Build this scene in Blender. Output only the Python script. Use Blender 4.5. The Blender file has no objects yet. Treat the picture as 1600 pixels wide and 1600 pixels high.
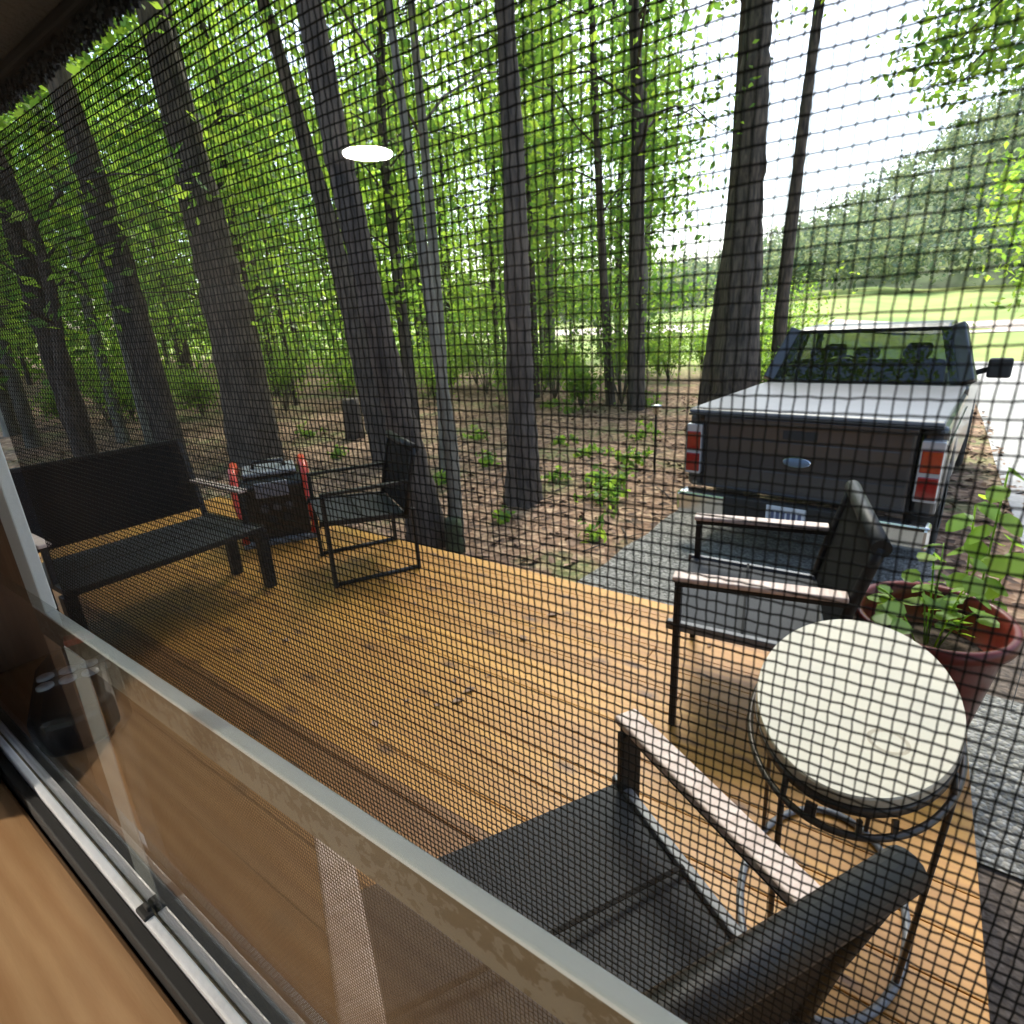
import bpy, math, random
import numpy as np
from mathutils import Vector, Matrix
R = math.radians
rng = np.random.default_rng(7)
random.seed(7)
scene = bpy.context.scene
col = scene.collection

# ------------------------------------------------------------------ camera
AZ, PI_, RO, FPX, CAMZ = R(54.05), R(18.49), R(3.03), 877.0, 1.5
fh = np.array([-math.cos(AZ), math.sin(AZ), 0.0]); rh = np.array([math.sin(AZ), math.cos(AZ), 0.0])
Fv = fh*math.cos(PI_) - np.array([0, 0, 1.0])*math.sin(PI_)
Dv = -np.cross(rh, Fv)
rv = rh*math.cos(RO) + Dv*math.sin(RO); dv = -rh*math.sin(RO) + Dv*math.cos(RO)
cam = bpy.data.cameras.new('camera'); camo = bpy.data.objects.new('camera', cam); col.objects.link(camo)
cam.sensor_width = 36.0; cam.lens = FPX/1600*36.0; cam.clip_start = 0.004; cam.clip_end = 1500
cam.dof.use_dof = True; cam.dof.focus_distance = 0.30; cam.dof.aperture_fstop = 40
camo.matrix_world = Matrix(((rv[0], -dv[0], -Fv[0], 0), (rv[1], -dv[1], -Fv[1], 0), (rv[2], -dv[2], -Fv[2], CAMZ), (0, 0, 0, 1)))
scene.camera = camo

# ------------------------------------------------------------------ light
SUN_EL, SUN_AZ = R(56), R(-22)            # azimuth measured from +Y towards +X
w = bpy.data.worlds.new('World'); scene.world = w; w.use_nodes = True
nt = w.node_tree; bg = nt.nodes['Background']
sky = nt.nodes.new('ShaderNodeTexSky'); sky.sky_type = 'NISHITA'; sky.sun_disc = False
sky.sun_elevation = SUN_EL; sky.sun_rotation = SUN_AZ; sky.dust_density = 3.0; sky.air_density = 1.0; sky.ozone_density = 0.6
nt.links.new(sky.outputs[0], bg.inputs[0]); bg.inputs[1].default_value = 0.15
sun = bpy.data.lights.new('sun', 'SUN'); sun.energy = 2.6; sun.angle = R(16); sun.color = (1.0, 0.95, 0.86)
so = bpy.data.objects.new('sun', sun); col.objects.link(so)
sd = Vector((math.sin(SUN_AZ)*math.cos(SUN_EL), math.cos(SUN_AZ)*math.cos(SUN_EL), math.sin(SUN_EL)))
so.rotation_euler = (-sd).to_track_quat('-Z', 'Y').to_euler(); so.location = sd*60
vs = scene.view_settings; vs.view_transform = 'Standard'; vs.look = 'None'; vs.exposure = 1.82; vs.gamma = 1.0
vs.use_curve_mapping = False
cy = scene.cycles
cy.max_bounces = 7; cy.volume_bounces = 0; cy.transparent_max_bounces = 24; cy.transmission_bounces = 6; cy.glossy_bounces = 4; cy.diffuse_bounces = 4
cy.use_denoising = True; cy.sample_clamp_indirect = 8

# ------------------------------------------------------------------ pixel -> point helpers (photo pixels, 1600 wide)
def ray(px, py):
    return ((px-800)*rv + (py-800)*dv)/FPX + Fv
def at(px, py, z):
    v = ray(px, py); return v*((z-CAMZ)/v[2]) + np.array([0, 0, CAMZ])

# ------------------------------------------------------------------ object helpers
def tag(o, label=None, cat=None, group=None, kind=None):
    if label: o['label'] = label
    if cat: o['category'] = cat
    if group: o['group'] = group
    if kind: o['kind'] = kind
    return o
def thing(name, label, cat, loc=(0, 0, 0), rz=0.0, group=None):
    o = bpy.data.objects.new(name, None); o.empty_display_size = 0.05; col.objects.link(o)
    o.location = loc; o.rotation_euler = (0, 0, rz)
    return tag(o, label, cat, group)
class MB:
    def __init__(s): s.v = []; s.f = []; s.sm = []
    def add(s, vs, fs, smooth=False):
        b = len(s.v); s.v += [tuple(map(float, q)) for q in vs]; s.f += [tuple(i+b for i in q) for q in fs]; s.sm += [smooth]*len(fs)
        return s
    def box(s, x0, x1, y0, y1, z0, z1, bev=0.0):
        if bev <= 0:
            v = [(x, y, z) for x in (x0, x1) for y in (y0, y1) for z in (z0, z1)]
            return s.add(v, [(0, 1, 3, 2), (4, 6, 7, 5), (0, 4, 5, 1), (2, 3, 7, 6), (0, 2, 6, 4), (1, 5, 7, 3)])
        bm = __import__('bmesh').new()
        import bmesh
        r = bmesh.ops.create_cube(bm, size=1)
        for q in bm.verts: q.co = Vector(((x0+x1)/2+q.co.x*(x1-x0), (y0+y1)/2+q.co.y*(y1-y0), (z0+z1)/2+q.co.z*(z1-z0)))
        bmesh.ops.bevel(bm, geom=bm.edges[:], offset=bev, segments=2, affect='EDGES', profile=0.6)
        bm.verts.index_update(); v = [q.co[:] for q in bm.verts]; f = [[q.index for q in t.verts] for t in bm.faces]; bm.free()
        return s.add(v, f)
    def obox(s, c, ax, ay, az, hx, hy, hz):
        c, ax, ay, az = map(np.array, (c, ax, ay, az))
        v = [c+ax*hx*i+ay*hy*j+az*hz*k for i in (-1, 1) for j in (-1, 1) for k in (-1, 1)]
        return s.add(v, [(0, 1, 3, 2), (4, 6, 7, 5), (0, 4, 5, 1), (2, 3, 7, 6), (0, 2, 6, 4), (1, 5, 7, 3)])
    def bar(s, a, b, wd, th, up=(0, 0, 1), ext=0.0):
        a = np.array(a, float); b = np.array(b, float); d = b-a; L = np.linalg.norm(d); d /= L
        u = np.array(up, float); x = np.cross(d, u)
        if np.linalg.norm(x) < 1e-4: x = np.cross(d, (1, 0, 0))
        x /= np.linalg.norm(x); y = np.cross(x, d)
        return s.obox((a+b)/2, d, x, y, L/2+ext, wd/2, th/2)
    def tube(s, pts, rad, n=8, closed=False, cap=True, sx=1.0):
        P = np.array(pts, float); m = len(P)
        rad = np.full(m, rad) if np.isscalar(rad) else np.array(rad, float)
        if closed: T = np.roll(P, -1, 0)-np.roll(P, 1, 0)
        else: T = np.gradient(P, axis=0)
        T /= np.linalg.norm(T, axis=1)[:, None]
        ref = np.array([0, 0, 1.0]) if abs(T[:, 2]).mean() < 0.9 else np.array([1.0, 0, 0])
        vs = []
        for i in range(m):
            x = np.cross(T[i], ref); x /= np.linalg.norm(x); y = np.cross(x, T[i])
            for k in range(n):
                a = 2*math.pi*k/n; vs.append(P[i]+rad[i]*(math.cos(a)*x*sx+math.sin(a)*y))
        fs = []
        for i in range(m if closed else m-1):
            j = (i+1) % m
            for k in range(n): fs.append((i*n+k, i*n+(k+1) % n, j*n+(k+1) % n, j*n+k))
        s.add(vs, fs, True)
        if cap and not closed:
            b = len(s.v)-m*n
            s.f += [tuple(b+k for k in range(n))[::-1], tuple(b+(m-1)*n+k for k in range(n))]; s.sm += [False, False]
        return s
    def lathe(s, prof, n=40, sx=1.0, sy=1.0, c=(0, 0, 0), cap=True):
        vs = []; m = len(prof)
        for (r_, z) in prof:
            for k in range(n):
                a = 2*math.pi*k/n; vs.append((c[0]+r_*math.cos(a)*sx, c[1]+r_*math.sin(a)*sy, c[2]+z))
        fs = [(i*n+k, i*n+(k+1) % n, (i+1)*n+(k+1) % n, (i+1)*n+k) for i in range(m-1) for k in range(n)]
        if cap: fs += [tuple(range(n))[::-1], tuple((m-1)*n+k for k in range(n))]
        b0 = len(s.sm); s.add(vs, fs, True)
        for i in range(m-1):
            if abs(prof[i][1]-prof[i+1][1]) < 1e-5:
                for k in range(n): s.sm[b0+i*n+k] = False
        if cap: s.sm[-1] = s.sm[-2] = False
        return s
    def prism(s, poly, axis, a, b):
        # poly: 2D points, extruded along axis ('x','y','z') from a to b
        def p3(q, t): return {'x': (t, q[0], q[1]), 'y': (q[0], t, q[1]), 'z': (q[0], q[1], t)}[axis]
        n = len(poly); v = [p3(q, a) for q in poly]+[p3(q, b) for q in poly]
        f = [tuple(range(n))[::-1], tuple(range(n, 2*n))]+[(i, (i+1) % n, n+(i+1) % n, n+i) for i in range(n)]
        return s.add(v, f)
    def build(s, name, m, parent=None, bevel=0.0, seg=2, sub=0, fix=True, sharp=None):
        me = bpy.data.meshes.new(name); me.from_pydata(s.v, [], s.f)
        me.polygons.foreach_set('use_smooth', s.sm)
        if fix:
            import bmesh
            bm = bmesh.new(); bm.from_mesh(me); bmesh.ops.recalc_face_normals(bm, faces=bm.faces[:]); bm.to_mesh(me); bm.free()
        me.materials.append(m); o = bpy.data.objects.new(name, me); col.objects.link(o)
        if parent: o.parent = parent
        if sharp: me.set_sharp_from_angle(angle=R(sharp))
        if bevel > 0:
            md = o.modifiers.new('bevel', 'BEVEL'); md.width = bevel; md.segments = seg; md.limit_method = 'ANGLE'; md.angle_limit = R(40)
        if sub:
            md = o.modifiers.new('sub', 'SUBSURF'); md.levels = sub; md.render_levels = sub
        return o
def mesh_np(name, V, Fq, m, parent=None, smooth=False):
    me = bpy.data.meshes.new(name); V = np.asarray(V, np.float32); Fq = np.asarray(Fq, np.int32)
    me.vertices.add(len(V)); me.vertices.foreach_set('co', V.ravel())
    k = Fq.shape[1]; me.loops.add(Fq.size); me.loops.foreach_set('vertex_index', Fq.ravel())
    me.polygons.add(len(Fq)); me.polygons.foreach_set('loop_start', np.arange(0, Fq.size, k, dtype=np.int32))
    me.update(calc_edges=True)
    if smooth: me.polygons.foreach_set('use_smooth', np.ones(len(Fq), bool))
    me.materials.append(m); o = bpy.data.objects.new(name, me); col.objects.link(o)
    if parent: o.parent = parent
    return o

# ------------------------------------------------------------------ materials
def newmat(name):
    m = bpy.data.materials.new(name); m.use_nodes = True; t = m.node_tree; return m, t, t.nodes, t.links
def mat(name, c, rough=0.6, metal=0.0, var=0.15, scale=8.0, bump=0.0, bscale=60.0, spec=0.5, c2=None, coat=0.0, stretch=(1, 1, 1), detail=5.0, coord='Object'):
    m, t, n, l = newmat(name); p = n['Principled BSDF']
    p.inputs['Roughness'].default_value = rough; p.inputs['Metallic'].default_value = metal
    p.inputs['Specular IOR Level'].default_value = spec; p.inputs['Coat Weight'].default_value = coat
    tc = n.new('ShaderNodeTexCoord'); mp = n.new('ShaderNodeMapping'); l.new(tc.outputs[coord], mp.inputs[0]); mp.inputs['Scale'].default_value = stretch
    nz = n.new('ShaderNodeTexNoise'); nz.inputs['Scale'].default_value = scale; nz.inputs['Detail'].default_value = detail; l.new(mp.outputs[0], nz.inputs[0])
    cr = n.new('ShaderNodeValToRGB'); l.new(nz.outputs[0], cr.inputs[0])
    c2 = c2 or tuple(x*(1-var) for x in c); c1 = tuple(min(1, x*(1+var)) for x in c) if c2 is None else c
    cr.color_ramp.elements[0].position = 0.32; cr.color_ramp.elements[1].position = 0.68
    cr.color_ramp.elements[0].color = (*c2, 1); cr.color_ramp.elements[1].color = (*c1, 1)
    l.new(cr.outputs[0], p.inputs['Base Color'])
    rr = n.new('ShaderNodeMapRange'); l.new(nz.outputs[0], rr.inputs[0]); rr.inputs[3].default_value = max(0, rough-0.08); rr.inputs[4].default_value = min(1, rough+0.08); l.new(rr.outputs[0], p.inputs['Roughness'])
    if bump:
        n2 = n.new('ShaderNodeTexNoise'); n2.inputs['Scale'].default_value = bscale; n2.inputs['Detail'].default_value = 6; l.new(mp.outputs[0], n2.inputs[0])
        b = n.new('ShaderNodeBump'); b.inputs['Strength'].default_value = bump; b.inputs['Distance'].default_value = 0.02; l.new(n2.outputs[0], b.inputs['Height']); l.new(b.outputs[0], p.inputs['Normal'])
    return m
def leafmat(name, c, tr, var=0.45, fac=0.5):
    m, t, n, l = newmat(name); n.remove(n['Principled BSDF']); out = n['Material Output']
    g = n.new('ShaderNodeNewGeometry'); tc = n.new('ShaderNodeTexCoord')
    nz = n.new('ShaderNodeTexNoise'); nz.inputs['Scale'].default_value = 0.7; nz.inputs['Detail'].default_value = 3; l.new(tc.outputs['Object'], nz.inputs[0])
    ad = n.new('ShaderNodeMath'); ad.operation = 'ADD'; l.new(g.outputs['Random Per Island'], ad.inputs[0]); l.new(nz.outputs[0], ad.inputs[1])
    hf = n.new('ShaderNodeMath'); hf.operation = 'MULTIPLY'; hf.inputs[1].default_value = 0.5; l.new(ad.outputs[0], hf.inputs[0])
    def ramp(cc, hue):
        cr = n.new('ShaderNodeValToRGB'); l.new(hf.outputs[0], cr.inputs[0])
        cr.color_ramp.elements[0].position = 0.25; cr.color_ramp.elements[1].position = 0.75
        cr.color_ramp.elements[0].color = (cc[0]*(1-var), cc[1]*(1-var*0.7), cc[2]*(1-var*0.4), 1)
        cr.color_ramp.elements[1].color = (cc[0]*(1+var*1.1), cc[1]*(1+var*0.55), cc[2]*(1+var*0.2), 1); return cr
    d = n.new('ShaderNodeBsdfDiffuse'); l.new(ramp(c, 0).outputs[0], d.inputs[0])
    tl = n.new('ShaderNodeBsdfTranslucent'); l.new(ramp(tr, 0).outputs[0], tl.inputs[0])
    gl = n.new('ShaderNodeBsdfGlossy'); gl.inputs['Roughness'].default_value = 0.5; gl.inputs[0].default_value = (0.9, 0.95, 1, 1)
    mx = n.new('ShaderNodeMixShader'); mx.inputs[0].default_value = fac; l.new(d.outputs[0], mx.inputs[1]); l.new(tl.outputs[0], mx.inputs[2])
    m2 = n.new('ShaderNodeMixShader'); m2.inputs[0].default_value = 0.025; l.new(mx.outputs[0], m2.inputs[1]); l.new(gl.outputs[0], m2.inputs[2])
    l.new(m2.outputs[0], out.inputs[0]); return m
def glassmat(name, tint=(0.96, 0.98, 0.97), base=0.04, top=1.0):
    m, t, n, l = newmat(name); n.remove(n['Principled BSDF']); out = n['Material Output']
    g = n.new('ShaderNodeNewGeometry'); dot = n.new('ShaderNodeVectorMath'); dot.operation = 'DOT_PRODUCT'
    l.new(g.outputs['Normal'], dot.inputs[0]); l.new(g.outputs['Incoming'], dot.inputs[1])
    ab = n.new('ShaderNodeMath'); ab.operation = 'ABSOLUTE'; l.new(dot.outputs['Value'], ab.inputs[0])
    iv = n.new('ShaderNodeMath'); iv.operation = 'SUBTRACT'; iv.inputs[0].default_value = 1; l.new(ab.outputs[0], iv.inputs[1])
    pw = n.new('ShaderNodeMath'); pw.operation = 'POWER'; pw.inputs[1].default_value = 5; l.new(iv.outputs[0], pw.inputs[0])
    ma = n.new('ShaderNodeMath'); ma.operation = 'MULTIPLY_ADD'; ma.inputs[1].default_value = top-base; ma.inputs[2].default_value = base; l.new(pw.outputs[0], ma.inputs[0])
    tr = n.new('ShaderNodeBsdfTransparent'); tr.inputs[0].default_value = (*tint, 1)
    gl = n.new('ShaderNodeBsdfGlossy'); gl.inputs['Roughness'].default_value = 0.0
    mx = n.new('ShaderNodeMixShader'); l.new(ma.outputs[0], mx.inputs[0]); l.new(tr.outputs[0], mx.inputs[1]); l.new(gl.outputs[0], mx.inputs[2])
    l.new(mx.outputs[0], out.inputs[0]); return m
def emit(name, c, s):
    m, t, n, l = newmat(name); n.remove(n['Principled BSDF']); e = n.new('ShaderNodeEmission'); e.inputs[0].default_value = (*c, 1); e.inputs[1].default_value = s
    l.new(e.outputs[0], n['Material Output'].inputs[0]); return m
def woodmat(name, c_lo, c_hi, grain=(1.2, 26, 26), rough=0.45, board=0.0, knots=False, ring=False, coat=0.0, seam_x=None):
    m, t, n, l = newmat(name); p = n['Principled BSDF']; p.inputs['Roughness'].default_value = rough; p.inputs['Coat Weight'].default_value = coat; p.inputs['Coat Roughness'].default_value = 0.25
    tc = n.new('ShaderNodeTexCoord'); sx = n.new('ShaderNodeSeparateXYZ'); l.new(tc.outputs['Object'], sx.inputs[0])
    vec = tc.outputs['Object']; rnd = None
    if board:
        dvd = n.new('ShaderNodeMath'); dvd.operation = 'DIVIDE'; dvd.inputs[1].default_value = board; l.new(sx.outputs[1], dvd.inputs[0])
        fl = n.new('ShaderNodeMath'); fl.operation = 'FLOOR'; l.new(dvd.outputs[0], fl.inputs[0])
        wn = n.new('ShaderNodeTexWhiteNoise'); wn.noise_dimensions = '1D'; l.new(fl.outputs[0], wn.inputs['W']); rnd = wn
        off = n.new('ShaderNodeVectorMath'); off.operation = 'MULTIPLY_ADD'; off.inputs[1].default_value = (9, 3, 5); l.new(wn.outputs['Color'], off.inputs[0]); l.new(vec, off.inputs[2]); vec = off.outputs[0]
    mp = n.new('ShaderNodeMapping'); mp.inputs['Scale'].default_value = grain; l.new(vec, mp.inputs[0])
    # warp the grain a little so lines wander
    wz = n.new('ShaderNodeTexNoise'); wz.inputs['Scale'].default_value = 1.3; wz.inputs['Detail'].default_value = 2; l.new(vec, wz.inputs[0])
    wa = n.new('ShaderNodeVectorMath'); wa.operation = 'MULTIPLY_ADD'; wa.inputs[1].default_value = (0, 2.2, 0.6); l.new(wz.outputs['Color'], wa.inputs[0]); l.new(mp.outputs[0], wa.inputs[2])
    nz = n.new('ShaderNodeTexNoise'); nz.inputs['Scale'].default_value = 1.0; nz.inputs['Detail'].default_value = 7; nz.inputs['Roughness'].default_value = 0.62; l.new(wa.outputs[0], nz.inputs[0])
    fac = nz.outputs[0]
    if ring:
        wv = n.new('ShaderNodeTexWave'); wv.wave_type = 'BANDS'; wv.bands_direction = 'Y'; wv.inputs['Scale'].default_value = 5.0; wv.inputs['Distortion'].default_value = 5; wv.inputs['Detail'].default_value = 5; wv.inputs['Detail Scale'].default_value = 0.8
        m3 = n.new('ShaderNodeMapping'); m3.inputs['Scale'].default_value = (2.4, 8.5, 1); l.new(vec, m3.inputs[0]); l.new(m3.outputs[0], wv.inputs[0])
        mm = n.new('ShaderNodeMix'); mm.inputs[0].default_value = 0.22; l.new(nz.outputs[0], mm.inputs[2]); l.new(wv.outputs[0], mm.inputs[3]); fac = mm.outputs[0]
    cr = n.new('ShaderNodeValToRGB'); cr.color_ramp.elements[0].position = 0.3; cr.color_ramp.elements[1].position = 0.7
    cr.color_ramp.elements[0].color = (*c_lo, 1); cr.color_ramp.elements[1].color = (*c_hi, 1); l.new(fac, cr.inputs[0])
    colr = cr.outputs[0]
    def mul(cc, fac_socket, tint):
        q = n.new('ShaderNodeMix'); q.data_type = 'RGBA'; q.blend_type = 'MULTIPLY'; l.new(fac_socket, q.inputs[0]); l.new(cc, q.inputs[6]); q.inputs[7].default_value = (*tint, 1); return q.outputs[2]
    if rnd:
        mr = n.new('ShaderNodeMapRange'); l.new(rnd.outputs[0], mr.inputs[0]); mr.inputs[3].default_value = 0; mr.inputs[4].default_value = 1.0
        colr = mul(colr, mr.outputs[0], (0.70, 0.62, 0.52))
        if seam_x is not None:      # browner tone on the boards nearest the wall, left of the joint
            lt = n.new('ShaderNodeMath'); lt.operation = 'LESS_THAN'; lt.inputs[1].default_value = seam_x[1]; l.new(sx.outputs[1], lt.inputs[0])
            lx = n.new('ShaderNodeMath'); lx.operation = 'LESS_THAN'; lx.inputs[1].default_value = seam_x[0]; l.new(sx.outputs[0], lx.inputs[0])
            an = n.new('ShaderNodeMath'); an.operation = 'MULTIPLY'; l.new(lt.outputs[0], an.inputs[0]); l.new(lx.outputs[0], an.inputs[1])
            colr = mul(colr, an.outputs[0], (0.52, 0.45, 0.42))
    if knots:
        kv = n.new('ShaderNodeTexVoronoi'); kv.voronoi_dimensions = '2D'; kv.inputs['Scale'].default_value = 1.0; kv.inputs['Randomness'].default_value = 1.0
        km = n.new('ShaderNodeMapping'); km.inputs['Scale'].default_value = (2.6, 5.2, 3); l.new(vec, km.inputs[0])
        kw = n.new('ShaderNodeTexNoise'); kw.inputs['Scale'].default_value = 18; l.new(vec, kw.inputs[0])
        ka = n.new('ShaderNodeVectorMath'); ka.operation = 'MULTIPLY_ADD'; ka.inputs[1].default_value = (0.1, 0.12, 0); l.new(kw.outputs['Color'], ka.inputs[0]); l.new(km.outputs[0], ka.inputs[2]); l.new(ka.outputs[0], kv.inputs[0])
        kr = n.new('ShaderNodeMapRange'); kr.inputs[1].default_value = 0.03; kr.inputs[2].default_value = 0.17; kr.inputs[3].default_value = 0.9; kr.inputs[4].default_value = 0.0; l.new(kv.outputs['Distance'], kr.inputs[0])
        # only some cells carry a knot
        ks = n.new('ShaderNodeSeparateXYZ'); l.new(kv.outputs['Color'], ks.inputs[0]); kg = n.new('ShaderNodeMath'); kg.operation = 'GREATER_THAN'; kg.inputs[1].default_value = 0.45; l.new(ks.outputs[0], kg.inputs[0])
        kk = n.new('ShaderNodeMath'); kk.operation = 'MULTIPLY'; l.new(kr.outputs[0], kk.inputs[0]); l.new(kg.outputs[0], kk.inputs[1])
        colr = mul(colr, kk.outputs[0], (0.25, 0.17, 0.14))
    # faint blotches
    bz = n.new('ShaderNodeTexNoise'); bz.inputs['Scale'].default_value = 2.2; bz.inputs['Detail'].default_value = 4; l.new(tc.outputs['Object'], bz.inputs[0])
    br = n.new('ShaderNodeMapRange'); br.inputs[1].default_value = 0.45; br.inputs[2].default_value = 0.7; br.inputs[4].default_value = 0.45; l.new(bz.outputs[0], br.inputs[0])
    colr = mul(colr, br.outputs[0], (0.8, 0.72, 0.68))
    l.new(colr, p.inputs['Base Color'])
    bp = n.new('ShaderNodeBump'); bp.inputs['Strength'].default_value = 0.25; bp.inputs['Distance'].default_value = 0.002; l.new(nz.outputs[0], bp.inputs['Height']); l.new(bp.outputs[0], p.inputs['Normal'])
    return m
M = {}
M['white_metal'] = mat('white_metal', (0.80, 0.82, 0.84), 0.35, var=0.05, scale=40, bump=0.05, bscale=300)
M['black_rubber'] = mat('black_rubber', (0.012, 0.012, 0.012), 0.7)
M['gray_valance'] = mat('gray_valance', (0.16, 0.155, 0.145), 0.9, var=0.3, scale=30, bump=0.4, bscale=700)
M['black_metal'] = mat('black_metal', (0.011, 0.011, 0.012), 0.5, spec=0.25, var=0.25, scale=30, bump=0.04, bscale=400)
M['gray_metal'] = mat('gray_metal', (0.13, 0.135, 0.15), 0.45, var=0.2, scale=30)
M['bronze'] = mat('bronze', (0.055, 0.045, 0.038), 0.4, metal=0.5, var=0.3, scale=25)
M['arm_wood'] = woodmat('arm_wood', (0.42, 0.30, 0.25), (0.62, 0.50, 0.45), grain=(3, 40, 40), rough=0.5)
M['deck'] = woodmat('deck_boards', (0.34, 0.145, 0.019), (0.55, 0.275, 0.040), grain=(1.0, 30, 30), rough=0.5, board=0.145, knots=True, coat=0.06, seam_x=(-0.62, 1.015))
M['plywood'] = woodmat('plywood', (0.45, 0.245, 0.108), (0.59, 0.36, 0.18), grain=(7, 60, 60), rough=0.4, ring=True, coat=0.15)
M['brown_panel'] = woodmat('brown_panel', (0.24, 0.125, 0.07), (0.46, 0.26, 0.15), grain=(60, 60, 5), rough=0.5)
M['cream'] = mat('cream_top', (0.44, 0.40, 0.315), 0.5, c2=(0.36, 0.335, 0.275), scale=5, bump=0.06, bscale=30)
M['terracotta'] = mat('glazed_red', (0.12, 0.017, 0.012), 0.35, c2=(0.07, 0.011, 0.008), scale=6, coat=0.0, spec=0.22)
M['soil'] = mat('soil', (0.07, 0.045, 0.03), 0.9, var=0.5, scale=20, bump=1.0, bscale=50)
M['plastic_black'] = mat('plastic_black', (0.012, 0.012, 0.013), 0.32, var=0.2, scale=40)
M['plastic_gray'] = mat('plastic_gray', (0.07, 0.072, 0.078), 0.4, var=0.3, scale=20)
M['red_paint'] = mat('red_paint', (0.68, 0.05, 0.022), 0.35, var=0.15, scale=20)
M['button'] = mat('button', (0.75, 0.77, 0.8), 0.35, var=0.05)
M['bark'] = mat('bark', (0.115, 0.088, 0.070), 0.9, c2=(0.022, 0.018, 0.016), scale=6.0, stretch=(3.0, 3.0, 0.55), bump=1.0, bscale=9.0, detail=9)
M['bark_pale'] = mat('bark_pale', (0.22, 0.20, 0.16), 0.9, c2=(0.085, 0.078, 0.06), scale=6, stretch=(1.5, 1.5, 0.5), bump=0.8, bscale=14, detail=8)
M['moss'] = mat('moss', (0.06, 0.075, 0.03), 0.95, c2=(0.02, 0.022, 0.012), scale=9, bump=1.0, bscale=20)
def slingmat(name, c):
    m, t, n, l = newmat(name); p = n['Principled BSDF']; p.inputs['Roughness'].default_value = 0.6; p.inputs['Specular IOR Level'].default_value = 0.25
    tc = n.new('ShaderNodeTexCoord'); ck = n.new('ShaderNodeTexChecker'); ck.inputs['Scale'].default_value = 420; l.new(tc.outputs['Object'], ck.inputs[0])
    ck.inputs[1].default_value = (*c, 1); ck.inputs[2].default_value = (*[x*0.55 for x in c], 1)
    nz = n.new('ShaderNodeTexNoise'); nz.inputs['Scale'].default_value = 5; l.new(tc.outputs['Object'], nz.inputs[0])
    q = n.new('ShaderNodeMix'); q.data_type = 'RGBA'; q.blend_type = 'MULTIPLY'; l.new(nz.outputs[0], q.inputs[0]); l.new(ck.outputs[0], q.inputs[6]); q.inputs[7].default_value = (0.7, 0.7, 0.72, 1); l.new(q.outputs[2], p.inputs['Base Color'])
    b = n.new('ShaderNodeBump'); b.inputs['Strength'].default_value = 0.3; b.inputs['Distance'].default_value = 0.001; l.new(ck.outputs[1], b.inputs['Height']); l.new(b.outputs[0], p.inputs['Normal'])
    return m
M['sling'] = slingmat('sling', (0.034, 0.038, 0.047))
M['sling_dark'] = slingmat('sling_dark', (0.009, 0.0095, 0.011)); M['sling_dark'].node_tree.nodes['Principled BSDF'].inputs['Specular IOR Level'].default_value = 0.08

# ------------------------------------------------------------------ ground
def smooth(a, b, x):
    t = np.clip((x-a)/(b-a), 0, 1); return t*t*(3-2*t)
def hz(x, y):
    x = np.asarray(x, float); y = np.asarray(y, float)
    z = -0.47 - 0.17*smooth(-3, -0.5, x)*smooth(3.2, 5, y) + 0.03*np.sin(x*1.3+1)*np.sin(y*1.1)
    z = z - 0.5*smooth(10, 40, y)*smooth(-8, -2, x)
    z = z + np.maximum(0, y-38)*0.062*smooth(-60, -10, x) + 0.0*x
    z = z + np.maximum(0, -x-14)*0.03
    return z
def grid(name, xs, ys, m, zoff=0.0, kind='structure', zf=hz):
    X, Y = np.meshgrid(xs, ys, indexing='ij'); Z = zf(X, Y)+zoff
    V = np.stack([X, Y, Z], -1).reshape(-1, 3); nx, ny = len(xs), len(ys)
    i, j = np.meshgrid(np.arange(nx-1), np.arange(ny-1), indexing='ij'); a = (i*ny+j).ravel()
    o = mesh_np(name, V, np.stack([a, a+ny, a+ny+1, a+1], -1), m, smooth=True); o['kind'] = kind; return o
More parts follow.
